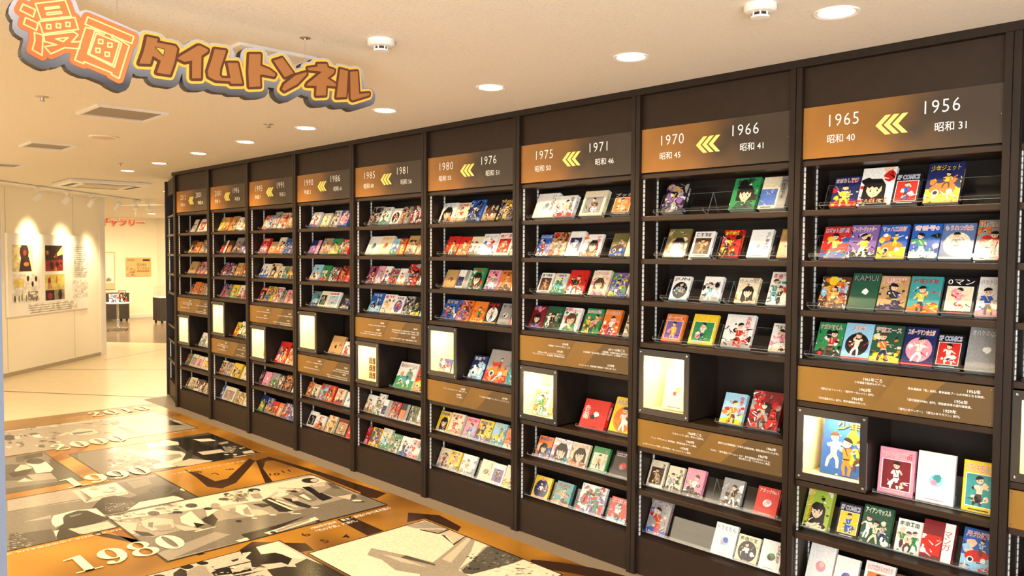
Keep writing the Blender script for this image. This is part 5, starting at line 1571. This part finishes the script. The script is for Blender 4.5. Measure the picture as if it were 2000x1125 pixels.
# photographs printed in the mural
def crowd(a, n, y0, y1, hmin, hmax, light=True):
    for _ in range(n):
        x, y, h = rf.uniform(0, a.w), rf.uniform(y0, y1), rf.uniform(hmin, hmax)
        a.person(x, y, h, G[rf.choice((0, 1))], G[rf.choice((4, 5))], G[rf.choice((0, 1, 3, 5, 6) if light else (0, 1, 2, 3))], rf, rf.uniform(-.1, .1))
def frame(a):
    for q in ((0, 0, a.w, .008), (0, a.h - .008, a.w, a.h), (0, 0, .008, a.h), (a.w - .008, 0, a.w, a.h)): a.rect(*q, G[0])
PHOTOS = {'D':(-4.4,-2.9,[(4,[(0.76,1.247),(1.19,1.155),(1.14,0.736),(0.673,0.809)]),(2,[(0.672,0.816),(1.114,0.784),(1.11,0.769),(0.669,0.802)]),(4,[(0.699,0.511),(0.865,0.547),(0.845,0.469)]),(5,[(1.12,1.047),(1.165,1.039),(1.114,0.667),(1.103,0.676)]),(6,[(1.165,1.039),(1.415,1.037),(1.404,0.751),(1.171,0.754)]),(5,[(1.11,0.676),(1.169,0.746),(1.403,0.735),(1.386,0.685),(1.112,0.662)]),(14,[4,5,3],[(1.191,0.915),(1.345,0.772),(1.237,1.077)],0.155,0.133,1),(2,[(1.423,1.012),(1.722,1.004),(1.73,0.532),(1.708,0.26),(1.627,0.285),(1.602,0.41),(1.423,0.601),(1.415,0.795)]),(3,[(1.479,0.989),(1.634,0.994),(1.597,0.822),(1.457,0.784)]),(1,[(1.224,0.708),(1.305,0.71),(1.361,0.581),(1.369,0.425),(1.252,0.296),(1.133,0.304),(1.114,0.343),(1.05,0.326),(1.043,0.421),(1.17,0.633)]),(2,[(1.177,0.482),(1.336,0.504),(1.354,0.414),(1.25,0.321),(1.157,0.35)]),(90,[4,5,1],[(1.145,0.395),(1.291,0.259),(1.201,0.58)],0.024,0.05,2),(1,[(1.361,0.581),(1.505,0.626),(1.623,0.496),(1.584,0.395),(1.375,0.443)]),(1,[(1.659,0.584),(1.638,0.55),(1.609,0.534),(1.579,0.539),(1.552,0.563),(1.535,0.603),(1.529,0.65),(1.538,0.696),(1.558,0.73),(1.587,0.748),(1.618,0.743),(1.645,0.718),(1.663,0.677),(1.668,0.629)]),(1,[(1.623,0.496),(1.702,0.476),(1.674,0.318),(1.627,0.285)]),(6,[(1.712,0.562),(1.718,0.502),(1.702,0.476),(1.692,0.525)]),(6,[(1.376,0.43),(1.597,0.414),(1.619,0.368),(1.627,0.285),(1.252,0.296)]),(6,[(0.832,0.414),(0.869,0.515),(0.996,0.538),(1.119,0.488),(1.113,0.276),(0.911,0.422),(0.873,0.298),(0.817,0.26),(0.821,0.346)]),(5,[(0.86,0.207),(0.895,0.162),(1.09,0.161),(1.097,-0.013),(0.91,0.008),(0.891,0.042)]),(1,[(0.903,0.428),(0.933,0.484),(1.016,0.52),(1.062,0.483),(1.088,0.34),(1.11,0.205),(1.028,0.175),(0.897,0.172),(0.808,0.18),(0.804,0.209),(0.873,0.298)]),(3,[(0.946,0.444),(1.02,0.445),(1.006,0.416),(0.942,0.404)]),(2,[(0.577,0.298),(0.791,0.246),(0.769,0.071),(0.763,0.002),(0.516,-0.008)]),(1,[(0.803,0.185),(0.86,0.207),(0.893,0.011),(0.762,-0.003)]),(6,[(0.792,0.195),(0.82,0.194),(0.774,0.072)]),(60,[4,5,1,3],[(0.527,0.047),(0.628,-0.047),(0.587,0.337)],0.128,0.027,3)]),'E':(-3.62,-1.79,[(6,[(0.014,1.073),(1.478,0.979),(1.477,0.774),(0.991,0.642),(-0.005,0.941)]),(3,[(-0.015,0.035),(1.474,-0.02),(1.476,0.323),(0.893,0.314),(0.541,0.461),(0.09,0.451),(0.014,0.558)]),(4,[(-0.015,0.159),(0.397,0.286),(0.446,0.179),(0.02,0.023)]),(40,[3,4,5],[(0.001,0.919),(0.153,0.778),(0.054,1.089)],0.138,0.12,4),(40,[3,4,5],[(0.25,0.862),(0.379,0.743),(0.338,1.107)],0.152,0.1,5),(26,[3,4,2],[(0.701,0.845),(0.812,0.742),(0.773,1.008)],0.167,0.156,6),(26,[3,4,5],[(0.747,0.759),(0.814,0.696),(0.86,1.004)],0.265,0.107,7),(20,[4,5,3],[(1.057,0.718),(1.198,0.588),(1.131,0.859)],0.147,0.15,8),(5,[(0.0,0.899),(0.108,0.778),(0.025,0.574),(-0.005,0.582)]),(1,[(0.036,0.651),(0.093,0.549),(0.102,0.464),(0.044,0.518)]),(2,[(0.279,0.869),(0.268,0.852),(0.254,0.843),(0.239,0.845),(0.226,0.857),(0.218,0.877),(0.215,0.901),(0.22,0.924),(0.23,0.942),(0.244,0.951),(0.259,0.949),(0.272,0.937),(0.281,0.917),(0.283,0.892)]),(5,[(0.134,0.795),(0.225,0.808),(0.295,0.689),(0.244,0.528),(0.116,0.557),(0.108,0.675)]),(3,[(0.157,0.732),(0.185,0.723),(0.142,0.612),(0.13,0.654)]),(4,[(0.158,0.649),(0.248,0.606),(0.219,0.491),(0.152,0.523)]),(2,[(0.525,0.861),(0.514,0.845),(0.499,0.837),(0.483,0.84),(0.47,0.852),(0.461,0.872),(0.459,0.895),(0.464,0.918),(0.475,0.935),(0.49,0.943),(0.506,0.94),(0.519,0.928),(0.528,0.908),(0.53,0.884)]),(4,[(0.44,0.708),(0.535,0.793),(0.483,0.602),(0.409,0.605)]),(1,[(0.429,0.565),(0.53,0.636),(0.506,0.493),(0.432,0.39),(0.419,0.489)]),(6,[(0.533,0.76),(0.593,0.68),(0.476,0.587)]),(6,[(0.348,0.705),(0.446,0.777),(0.411,0.476),(0.33,0.464),(0.309,0.591)]),(1,[(0.396,0.79),(0.389,0.782),(0.379,0.78),(0.368,0.785),(0.357,0.795),(0.349,0.809),(0.345,0.823),(0.347,0.835),(0.353,0.843),(0.363,0.845),(0.375,0.841),(0.386,0.831),(0.394,0.817),(0.397,0.802)]),(5,[(0.263,0.592),(0.355,0.4),(0.37,0.361),(0.264,0.425),(0.252,0.497)]),(0,[(0.366,0.539),(0.408,0.458),(0.343,0.432)]),(6,[(0.306,0.38),(0.443,0.374),(0.433,0.363),(0.308,0.359)]),(4,[(0.635,0.748),(0.621,0.725),(0.605,0.71),(0.591,0.708),(0.58,0.718),(0.575,0.738),(0.577,0.765),(0.586,0.793),(0.6,0.817),(0.615,0.832),(0.63,0.834),(0.641,0.824),(0.646,0.803),(0.644,0.776)]),(1,[(0.571,0.725),(0.563,0.714),(0.552,0.709),(0.541,0.711),(0.531,0.72),(0.525,0.734),(0.523,0.75),(0.527,0.765),(0.534,0.776),(0.545,0.781),(0.556,0.779),(0.566,0.77),(0.572,0.756),(0.574,0.74)]),(5,[(0.623,0.747),(0.768,0.709),(0.729,0.578),(0.611,0.618)]),(4,[(0.649,0.652),(0.756,0.623),(0.68,0.463),(0.629,0.534)]),(2,[(0.742,0.852),(0.734,0.842),(0.722,0.839),(0.709,0.844),(0.697,0.855),(0.688,0.87),(0.685,0.887),(0.688,0.902),(0.696,0.912),(0.708,0.915),(0.721,0.91),(0.733,0.899),(0.742,0.884),(0.745,0.867)]),(6,[(0.716,0.693),(0.779,0.658),(0.73,0.412),(0.686,0.384),(0.656,0.469),(0.658,0.566)]),(5,[(0.737,0.559),(0.801,0.482),(0.811,0.369),(0.732,0.377),(0.705,0.435)]),(1,[(0.811,0.629),(0.87,0.609),(0.894,0.529),(0.828,0.525)]),(4,[(0.707,0.565),(0.76,0.607),(0.705,0.435),(0.675,0.463)]),(6,[(0.825,0.319),(0.82,0.314),(0.812,0.314),(0.803,0.319),(0.795,0.326),(0.789,0.336),(0.786,0.346),(0.787,0.354),(0.792,0.359),(0.8,0.359),(0.809,0.355),(0.818,0.347),(0.824,0.337),(0.827,0.327)]),(6,[(0.703,0.341),(0.699,0.337),(0.693,0.337),(0.686,0.34),(0.679,0.346),(0.674,0.354),(0.672,0.362),(0.673,0.368),(0.677,0.372),(0.683,0.372),(0.69,0.369),(0.697,0.363),(0.702,0.355),(0.704,0.347)]),(1,[(0.604,0.359),(0.599,0.353),(0.593,0.351),(0.585,0.353),(0.578,0.359),(0.574,0.368),(0.573,0.378),(0.575,0.387),(0.58,0.393),(0.587,0.395),(0.594,0.393),(0.601,0.387),(0.605,0.378),(0.606,0.368)]),(1,[(0.999,0.901),(0.988,0.887),(0.972,0.881),(0.955,0.886),(0.941,0.899),(0.931,0.919),(0.929,0.941),(0.934,0.961),(0.945,0.976),(0.961,0.981),(0.978,0.977),(0.993,0.964),(1.002,0.944),(1.005,0.921)]),(5,[(0.978,0.884),(0.971,0.873),(0.962,0.867),(0.952,0.867),(0.945,0.874),(0.942,0.885),(0.942,0.899),(0.947,0.913),(0.954,0.924),(0.964,0.93),(0.973,0.93),(0.98,0.923),(0.984,0.912),(0.983,0.897)]),(4,[(0.9,0.863),(0.96,0.838),(0.926,0.715),(0.874,0.748)]),(1,[(0.899,0.678),(0.969,0.7),(0.966,0.347),(0.921,0.317),(0.867,0.367)]),(6,[(0.928,0.659),(0.946,0.672),(0.964,0.338),(0.942,0.34)]),(6,[(0.959,0.599),(0.978,0.613),(1.013,0.368),(0.991,0.37)]),(5,[(0.965,0.691),(1.014,0.682),(1.061,0.565),(1.003,0.57)]),(1,[(1.022,0.651),(1.061,0.565),(1.086,0.328),(1.05,0.301),(1.022,0.383)]),(5,[(0.957,0.711),(1.075,0.8),(1.067,0.76),(0.965,0.691)]),(6,[(1.104,0.261),(1.099,0.257),(1.091,0.258),(1.082,0.263),(1.074,0.271),(1.068,0.28),(1.065,0.289),(1.066,0.296),(1.071,0.299),(1.079,0.298),(1.087,0.294),(1.096,0.286),(1.102,0.277),(1.105,0.268)]),(6,[(0.932,0.294),(0.928,0.29),(0.922,0.29),(0.915,0.293),(0.909,0.298),(0.905,0.306),(0.903,0.313),(0.905,0.32),(0.909,0.323),(0.915,0.324),(0.922,0.321),(0.928,0.315),(0.932,0.308),(0.934,0.3)]),(6,[(0.954,0.23),(0.949,0.229),(0.94,0.232),(0.929,0.241),(0.917,0.252),(0.907,0.263),(0.901,0.273),(0.901,0.279),(0.905,0.281),(0.914,0.277),(0.926,0.269),(0.938,0.258),(0.948,0.246),(0.954,0.236)]),(1,[(1.179,0.688),(1.172,0.681),(1.164,0.678),(1.154,0.68),(1.147,0.688),(1.142,0.698),(1.141,0.71),(1.144,0.72),(1.151,0.728),(1.159,0.731),(1.169,0.728),(1.176,0.721),(1.181,0.71),(1.182,0.699)]),(3,[(1.123,0.657),(1.2,0.637),(1.211,0.501),(1.186,0.42),(1.125,0.428),(1.12,0.605)]),(6,[(1.14,0.596),(1.181,0.604),(1.157,0.452),(1.136,0.457)]),(5,[(1.07,0.581),(1.111,0.568),(1.079,0.487),(1.043,0.509)]),(0,[(1.253,0.76),(1.305,0.744),(1.293,0.609),(1.284,0.384),(1.201,0.377),(1.203,0.434),(1.238,0.603)]),(1,[(1.435,0.833),(1.415,0.812),(1.39,0.803),(1.365,0.81),(1.344,0.829),(1.332,0.857),(1.33,0.89),(1.34,0.921),(1.36,0.943),(1.385,0.952),(1.411,0.946),(1.432,0.926),(1.444,0.897),(1.446,0.863)]),(5,[(1.432,0.836),(1.42,0.822),(1.407,0.815),(1.394,0.815),(1.385,0.824),(1.381,0.839),(1.382,0.857),(1.389,0.875),(1.401,0.89),(1.414,0.897),(1.427,0.897),(1.436,0.888),(1.441,0.873),(1.439,0.855)]),(4,[(1.319,0.767),(1.434,0.772),(1.413,0.62),(1.274,0.544)]),(5,[(1.342,0.773),(1.432,0.746),(1.394,0.67),(1.32,0.712)]),(3,[(1.3,0.545),(1.451,0.632),(1.445,0.398),(1.416,0.311),(1.35,0.269),(1.321,0.387)]),(5,[(1.316,0.391),(1.434,0.37),(1.348,0.266)]),(2,[(1.445,0.734),(1.47,0.697),(1.446,0.515),(1.405,0.579)]),(2,[(1.426,0.302),(1.412,0.284),(1.399,0.273),(1.388,0.27),(1.381,0.276),(1.381,0.289),(1.387,0.308),(1.397,0.328),(1.411,0.346),(1.425,0.358),(1.436,0.361),(1.443,0.355),(1.443,0.341),(1.437,0.322)]),(6,[(1.398,0.195),(1.391,0.189),(1.38,0.189),(1.368,0.194),(1.358,0.204),(1.35,0.217),(1.347,0.229),(1.35,0.239),(1.358,0.245),(1.368,0.245),(1.38,0.24),(1.391,0.23),(1.399,0.217),(1.401,0.205)]),(1,[(1.405,0.155),(1.4,0.155),(1.389,0.16),(1.375,0.171),(1.361,0.184),(1.349,0.197),(1.342,0.208),(1.341,0.215),(1.346,0.215),(1.356,0.209),(1.37,0.199),(1.385,0.185),(1.397,0.172),(1.404,0.161)]),(1,[(0.49,0.128),(0.718,0.133),(0.948,0.167),(0.725,0.086),(0.587,0.001),(0.485,0.001)]),(6,[(0.604,0.06),(0.985,0.111),(0.982,0.051),(0.621,0.007)]),(6,[(0.42,0.051),(0.492,0.056),(0.488,0.006),(0.429,0.007)]),(4,[(0.677,0.054),(0.943,0.108),(0.931,0.077),(0.681,0.021)]),(1,[(0.665,0.016),(0.659,0.009),(0.652,0.005),(0.644,0.007),(0.638,0.013),(0.634,0.022),(0.634,0.033),(0.637,0.043),(0.643,0.05),(0.65,0.054),(0.658,0.053),(0.664,0.047),(0.668,0.037),(0.668,0.027)]),(1,[(0.972,0.019),(0.967,0.013),(0.96,0.01),(0.954,0.011),(0.949,0.016),(0.946,0.023),(0.946,0.031),(0.949,0.039),(0.955,0.045),(0.961,0.048),(0.967,0.047),(0.972,0.042),(0.975,0.035),(0.975,0.027)])]),'F':(-2.39,-2.42,[(1,[(0.82,0.804),(0.985,0.76),(1.12,0.721),(1.224,0.753),(1.272,0.382),(0.979,-0.08),(0.313,0.544),(0.446,0.915)]),(6,[(1.103,1.126),(1.229,1.128),(1.224,0.753),(1.166,0.814),(1.15,0.908),(1.074,0.996)]),(0,[(1.004,1.128),(1.101,1.132),(1.065,0.988),(1.135,0.957),(1.152,0.911),(1.164,0.809),(1.101,0.739),(1.005,0.781),(0.944,0.85),(0.981,0.947),(0.974,1.023)]),(5,[(0.997,1.077),(1.037,1.068),(0.962,0.976),(0.965,1.014)]),(6,[(0.954,0.991),(1.035,1.068),(1.039,1.053),(0.956,0.98)]),(5,[(0.774,0.985),(0.933,0.966),(0.985,0.939),(0.852,0.935),(0.759,0.952)]),(0,[(0.753,0.958),(0.979,0.932),(0.977,0.918),(0.856,0.933),(0.83,0.841),(0.93,0.839),(0.921,0.802),(0.75,0.827),(0.738,0.912)]),(1,[(0.9,1.018),(0.947,1.018),(0.93,0.99),(0.901,0.989)]),(5,[(0.99,0.846),(1.092,0.798),(1.102,0.741),(1.001,0.773)]),(5,[(0.851,0.762),(0.987,0.763),(0.968,0.652)]),(5,[(0.936,0.884),(0.933,0.879),(0.929,0.877),(0.926,0.877),(0.923,0.88),(0.922,0.884),(0.922,0.889),(0.924,0.895),(0.927,0.899),(0.93,0.901),(0.933,0.901),(0.936,0.898),(0.937,0.894),(0.937,0.889)]),(6,[(0.877,0.904),(0.873,0.899),(0.869,0.897),(0.865,0.897),(0.862,0.9),(0.86,0.905),(0.86,0.911),(0.862,0.918),(0.866,0.923),(0.87,0.925),(0.874,0.925),(0.877,0.922),(0.879,0.917),(0.879,0.911)]),(4,[(0.918,0.843),(0.913,0.835),(0.908,0.83),(0.903,0.829),(0.9,0.832),(0.899,0.838),(0.9,0.847),(0.904,0.856),(0.908,0.864),(0.913,0.868),(0.918,0.869),(0.921,0.867),(0.922,0.86),(0.921,0.852)]),(5,[(1.084,0.726),(1.15,0.784),(1.122,0.683)]),(1,[(0.599,1.057),(0.653,1.097),(0.665,1.025),(0.624,0.945),(0.574,0.992)]),(0,[(0.714,1.069),(0.705,1.058),(0.693,1.054),(0.68,1.058),(0.667,1.07),(0.659,1.086),(0.656,1.104),(0.658,1.121),(0.666,1.132),(0.678,1.136),(0.692,1.132),(0.705,1.12),(0.713,1.104),(0.716,1.085)]),(4,[(0.656,1.026),(0.736,1.069),(0.764,1.028),(0.746,0.89),(0.715,0.859),(0.63,0.939)]),(0,[(0.793,1.064),(0.786,1.055),(0.776,1.053),(0.765,1.057),(0.754,1.066),(0.747,1.08),(0.744,1.095),(0.746,1.108),(0.753,1.117),(0.763,1.12),(0.775,1.116),(0.785,1.106),(0.793,1.092),(0.796,1.077)]),(5,[(0.759,1.014),(0.779,0.934),(0.742,0.923)]),(0,[(0.554,1.053),(0.549,1.048),(0.541,1.048),(0.531,1.054),(0.521,1.063),(0.514,1.074),(0.509,1.085),(0.51,1.094),(0.514,1.099),(0.522,1.098),(0.532,1.093),(0.542,1.084),(0.55,1.072),(0.554,1.061)]),(5,[(0.674,0.898),(0.824,0.832),(0.807,0.774)]),(26,[0,1,4,5],[(0.727,0.877),(0.933,0.685),(0.783,1.007)],0.054,0.05,9)]),'G':(-2.0,-1.155,[(4,[(0.69,1.201),(0.835,1.19),(0.836,1.089),(0.788,1.027),(0.705,1.124)]),(4,[(0.776,1.169),(0.835,1.184),(0.842,0.967),(0.753,0.96),(0.713,1.087)]),(6,[(0.723,1.1),(0.846,0.986),(0.827,0.985),(0.716,1.091)]),(1,[(0.716,1.091),(0.759,0.96),(0.844,0.969),(0.84,0.954),(0.748,0.942),(0.707,1.078)]),(5,[(0.759,0.945),(0.837,0.954),(0.844,0.802),(0.718,0.76),(0.758,0.85)]),(1,[(0.752,0.925),(0.763,0.906),(0.709,0.757),(0.845,0.807),(0.845,0.794),(0.695,0.733),(0.706,0.76)]),(4,[(0.406,0.597),(0.845,0.8),(0.84,0.709),(0.703,0.589),(0.476,0.432)]),(5,[(0.51,0.616),(0.837,0.777),(0.837,0.742),(0.513,0.54)]),(6,[(0.492,0.445),(0.688,0.571),(0.813,0.681),(0.844,0.643),(0.792,0.585),(0.639,0.496)]),(4,[(0.491,0.443),(0.638,0.494),(0.791,0.583),(0.847,0.599),(0.843,0.57),(0.485,0.417)]),(2,[(0.485,0.417),(0.816,0.579),(0.845,0.572),(0.848,0.301),(0.757,0.298),(0.493,0.341),(0.47,0.375)]),(60,[1,3,4,1],[(0.505,0.391),(0.7,0.209),(0.688,0.603)],0.045,0.038,10),(4,[(0.237,0.957),(0.314,1.029),(0.383,0.835),(0.448,0.6),(0.329,0.449),(0.226,0.667),(0.257,0.838)]),(4,[(0.419,0.701),(0.406,0.597),(0.476,0.432),(0.47,0.315),(0.268,0.504)]),(5,[(0.305,0.908),(0.353,0.794),(0.38,0.573),(0.318,0.734)]),(2,[(0.353,0.794),(0.396,0.802),(0.436,0.585),(0.422,0.566)]),(6,[(0.497,0.337),(0.857,0.281),(0.865,0.038),(0.752,0.025),(0.475,0.284)]),(30,[3,4,2],[(0.582,0.237),(0.803,0.03),(0.693,0.357)],0.053,0.05,11)]),'B':(-5.53,-1.5,[(3,[(0.075,1.098),(0.426,1.01),(0.627,0.923),(0.358,0.122),(-0.114,0.256)]),(0,[(0.839,1.032),(1.225,0.97),(1.203,-0.092),(0.771,-0.057),(0.764,0.422),(0.805,0.761)]),(2,[(0.42,0.992),(0.771,0.991),(0.752,0.712),(0.49,0.673)]),(5,[(0.27,0.919),(0.364,1.067),(0.408,1.003),(0.308,0.839)]),(55,[1,5,6,4,1],[(0.12,0.38),(0.369,0.152),(0.294,0.944)],0.086,0.071,12),(5,[(0.379,0.865),(0.458,0.91),(0.502,0.707),(0.515,0.472),(0.445,0.408)]),(6,[(0.639,1.051),(0.709,0.938),(0.796,1.056),(0.852,0.877),(0.818,0.768),(0.624,0.82),(0.553,0.771)]),(1,[(0.647,0.827),(0.777,0.777),(0.758,0.528),(0.715,0.614),(0.588,0.73)]),(6,[(0.49,0.695),(0.603,0.763),(0.737,0.501),(0.724,0.316),(0.619,0.198),(0.502,0.141),(0.466,0.423)]),(4,[(0.575,0.505),(0.697,0.439),(0.676,0.325),(0.516,0.259)]),(6,[(0.399,0.236),(0.502,0.264),(0.519,0.053),(0.361,0.088)]),(5,[(0.51,0.141),(0.693,0.223),(0.809,0.032),(0.7,-0.033),(0.528,0.045)]),(1,[(0.785,0.494),(0.849,0.528),(0.723,0.238),(0.627,0.22)]),(6,[(0.99,0.895),(1.119,0.814),(1.123,0.691),(1.012,0.731)]),(1,[(0.97,0.759),(1.163,0.685),(1.161,0.535),(1.003,0.483)]),(5,[(0.83,0.398),(1.019,0.359),(1.005,0.238),(0.826,0.267)]),(4,[(1.096,0.594),(1.193,0.607),(1.167,0.529),(1.092,0.523)]),(3,[(1.066,0.425),(1.139,0.311),(1.032,0.154),(1.008,0.235)]),(5,[(0.979,0.039),(1.211,0.013),(1.202,-0.078),(0.995,-0.019)]),(5,[(1.115,0.146),(1.208,0.154),(1.18,0.041),(1.098,0.071)]),(14,[1,4,5],[(0.922,0.1),(1.102,-0.065),(1.128,0.564)],0.133,0.057,13)]),'C':(-5.66,-2.98,[(3,[(1.084,1.265),(1.438,1.248),(1.401,0.901),(1.313,0.697),(1.012,0.906)]),(2,[(1.133,1.128),(1.198,1.123),(1.154,0.912),(1.094,0.916)]),(1,[(1.193,1.128),(1.338,1.145),(1.301,0.992),(1.165,0.973)]),(3,[(0.904,0.376),(1.209,0.213),(1.184,0.089),(0.87,0.153)]),(6,[(1.138,0.824),(1.275,0.784),(1.263,0.508),(1.224,0.432),(1.129,0.457),(1.156,0.673)]),(1,[(0.975,0.614),(1.149,0.62),(1.066,0.452),(0.968,0.451)]),(5,[(1.026,0.662),(1.103,0.822),(1.136,0.791),(1.148,0.64),(1.024,0.615)]),(1,[(1.271,0.812),(1.255,0.772),(1.232,0.751),(1.206,0.751),(1.182,0.773),(1.164,0.813),(1.157,0.862),(1.162,0.912),(1.178,0.953),(1.201,0.976),(1.228,0.976),(1.253,0.953),(1.27,0.913),(1.277,0.862)]),(4,[(1.066,0.452),(1.215,0.393),(1.203,0.189),(1.065,0.228)]),(5,[(0.966,0.29),(1.033,0.376),(1.065,0.228),(1.006,0.253)]),(2,[(1.312,0.838),(1.391,0.91),(1.348,0.597),(1.255,0.484)])]),'A':(-6.85,-2.68,[(5,[(1.025,1.267),(1.265,1.276),(1.614,1.196),(2.063,1.123),(2.382,1.128),(2.303,0.906),(1.568,1.027),(0.984,1.064)]),(70,[3,4,5,5,2],[(0.968,0.985),(1.99,0.055),(1.132,1.796)],0.039,0.047,14),(36,[2,3,4,5],[(0.836,0.334),(1.274,-0.066),(0.968,0.985)],0.071,0.089,15),(5,[(1.417,0.623),(1.54,0.76),(1.639,0.621),(1.628,0.422),(1.533,0.379),(1.391,0.499)]),(2,[(1.438,0.595),(1.602,0.568),(1.602,0.52),(1.425,0.495)]),(5,[(1.309,0.582),(1.421,0.666),(1.418,0.575),(1.317,0.507)]),(2,[(1.195,0.732),(1.184,0.702),(1.169,0.685),(1.152,0.682),(1.137,0.696),(1.127,0.722),(1.124,0.757),(1.128,0.793),(1.139,0.823),(1.154,0.841),(1.171,0.844),(1.186,0.83),(1.196,0.803),(1.2,0.768)]),(1,[(1.001,0.729),(0.985,0.676),(0.963,0.643),(0.941,0.634),(0.921,0.652),(0.909,0.692),(0.906,0.748),(0.913,0.809),(0.929,0.862),(0.95,0.897),(0.974,0.907),(0.993,0.889),(1.006,0.847),(1.008,0.789)]),(5,[(0.998,0.776),(1.053,0.816),(1.018,0.625),(0.985,0.655)]),(6,[(1.136,0.74),(1.195,0.732),(1.171,0.573),(1.127,0.613)]),(1,[(1.844,0.829),(1.937,0.877),(1.922,0.758),(1.83,0.686)]),(1,[(1.866,0.654),(1.923,0.476),(1.872,0.209),(1.837,0.194),(1.841,0.551)]),(5,[(1.872,0.674),(1.968,0.613),(1.899,0.473),(1.853,0.565)]),(0,[(2.334,0.585),(2.347,0.228),(2.276,0.293),(2.237,0.328)]),(5,[(2.374,0.548),(2.408,0.358),(2.369,0.332),(2.34,0.484)]),(4,[(1.955,0.435),(2.41,0.051),(2.4,0.001),(2.05,0.061),(1.867,0.173)]),(1,[(1.871,0.453),(1.917,0.324),(1.84,0.197)])])}
PLAB = dict(A=(2.4, 1.12, 4, 'hazy grey street photograph farthest back'), B=(1.21, 1.06, 2, 'dark photograph with a person in white shirt and cap'),
            C=(1.35, 1.16, 2, 'dim photograph of a pale-shirted figure at the left'), D=(1.72, 1.10, 3, 'grey photograph of dark-haired people leaning over drawings'),
            E=(1.48, 1.04, 4, 'photograph of young people dancing in a street'), F=(1.25, 1.12, 5, 'photograph of people working at a low table'),
            G=(.85, 1.21, 6, 'pale photograph of a curved white monument'))
for q_, (X_, Y_, shp) in PHOTOS.items():
    pw, ph, pg, pl = PLAB[q_]
    A = Art(pw, ph, G[pg])
    for it in shp:
        if len(it) == 2:
            A.add(it[1], G[it[0]])
            continue
        n_, gs_, (p0, p1, p2), rx_, ry_, sd_ = it      # loose flecks spread over a parallelogram
        rr = random.Random(sd_)
        e1 = Vector(p1) - Vector(p0); e2 = Vector(p2) - Vector(p0)
        for _ in range(n_):
            c_ = Vector(p0) + e1 * rr.random() + e2 * rr.random()
            a1, a2 = e1 * rx_ * rr.uniform(.4, 1.2), e2 * ry_ * rr.uniform(.4, 1.2)
            A.add([tuple(c_ + a1 * rr.uniform(.35, 1.3) * math.cos(t_ * .785) - a2 * rr.uniform(.35, 1.3) * math.sin(t_ * .785)) for t_ in range(8)], G[rr.choice(gs_)])
    frame(A)
    floor_art(A, X_, Y_, 'photograph', mu, .0041 if q_ == 'E' else .0019, label=pl)
# heavy serif numerals
def ring(cx, cy, ro, so, ri, si, n=28):
    o = []
    for k in range(n):
        t0, t1 = 2 * math.pi * k / n, 2 * math.pi * (k + 1) / n
        o.append([(cx + ri * math.cos(t0), cy + si * math.sin(t0)), (cx + ro * math.cos(t0), cy + so * math.sin(t0)), (cx + ro * math.cos(t1), cy + so * math.sin(t1)), (cx + ri * math.cos(t1), cy + si * math.sin(t1))])
    return o
def swash(pts):
    """strip along a centre line: (x, y, half width)"""
    o = []
    L, Rr = [], []
    for k, (x, y, w) in enumerate(pts):
        x0, y0, _ = pts[max(0, k - 1)]; x1, y1, _ = pts[min(len(pts) - 1, k + 1)]
        d = math.hypot(x1 - x0, y1 - y0) or 1
        nx, ny = -(y1 - y0) / d, (x1 - x0) / d
        L.append((x + nx * w, y + ny * w)); Rr.append((x - nx * w, y - ny * w))
    for k in range(len(pts) - 1): o.append([Rr[k], Rr[k + 1], L[k + 1], L[k]])
    return o
def disc(x, y, r, n=14): return [[(x + r * math.cos(2 * math.pi * k / n), y + r * math.sin(2 * math.pi * k / n)) for k in range(n)]]
NUM = {
 '0': ring(.36, .5, .34, .5, .10, .46),
 '1': [[(.25, 0), (.49, 0), (.49, 1), (.25, .93)], [(.02, .86), (.25, .88), (.49, 1), (.42, 1), (.02, .90)], [(.04, 0), (.70, 0), (.70, .05), (.04, .05)]],
 '9': ring(.37, .66, .34, .34, .11, .30) + swash([(.60, .62, .11), (.60, .45, .105), (.55, .28, .09), (.45, .13, .06), (.32, .05, .035), (.2, .06, .03)]) + disc(.17, .14, .10),
 '8': ring(.36, .745, .29, .255, .13, .215) + ring(.36, .27, .35, .27, .16, .225),
 '2': swash([(.16, .74, .03), (.2, .9, .035), (.34, .965, .035), (.48, .9, .08), (.53, .74, .115), (.46, .56, .10), (.3, .36, .05), (.12, .14, .03), (.08, .06, .03)]) + disc(.17, .73, .10)
      + swash([(.08, .09, .04), (.22, .14, .05), (.38, .08, .07), (.54, .05, .055), (.62, .1, .03), (.66, .24, .015)]),
}
def numeral(ch, X, Y, w, h, z):
    mb = MB()
    for p in NUM[ch]:
        pts = [(x * w / .74, y * h) for x, y in p]
        if area2(pts) < 0: pts = pts[::-1]
        b = len(mb.v)
        zz = z + .00004 * (len(pts) != 4) + (.00002 if len(mb.f) >= 28 else 0.0)
        mb.v += [(X - y, Y + x, zz) for x, y in pts]
        mb.f.append(tuple(range(b, b + len(pts)))); mb.mi.append(0)
    return mb.build('year_numeral', LET_C, mu)
for tx, X, Y in (('2010', -8.10, -.88), ('2000', -6.77, -1.56), ('1990', -5.51, -1.79), ('1980', -3.78, -2.21)):
    for k, ch in enumerate(tx): numeral(ch, X, Y + .158 * k, .15, .27, .0068)
ftext('1980年代前半、東京・原宿の歩行者天国の', -3.54, -.93, .045, LET_W, mu, .0032, w=.60, name='photo_caption')['kind'] = 'stuff'
ftext('「竹の子族」大流行。', -3.475, -.93, .045, LET_W, mu, .0032, w=.29, name='photo_caption')['kind'] = 'stuff'
for X, Y, L_ in ((-6.78, -.75, .42), (-5.36, -1.1, .6), (-4.33, -2.6, 1.0)):
    a = Art(L_, .03, G[6]); a.sh = []; a.pseudo(0, 0, L_, .03, G[6], rf, int(L_ * 26))
    tag(floor_art(a, X, Y, 'photo_caption', mu, .0040), kind='stuff')
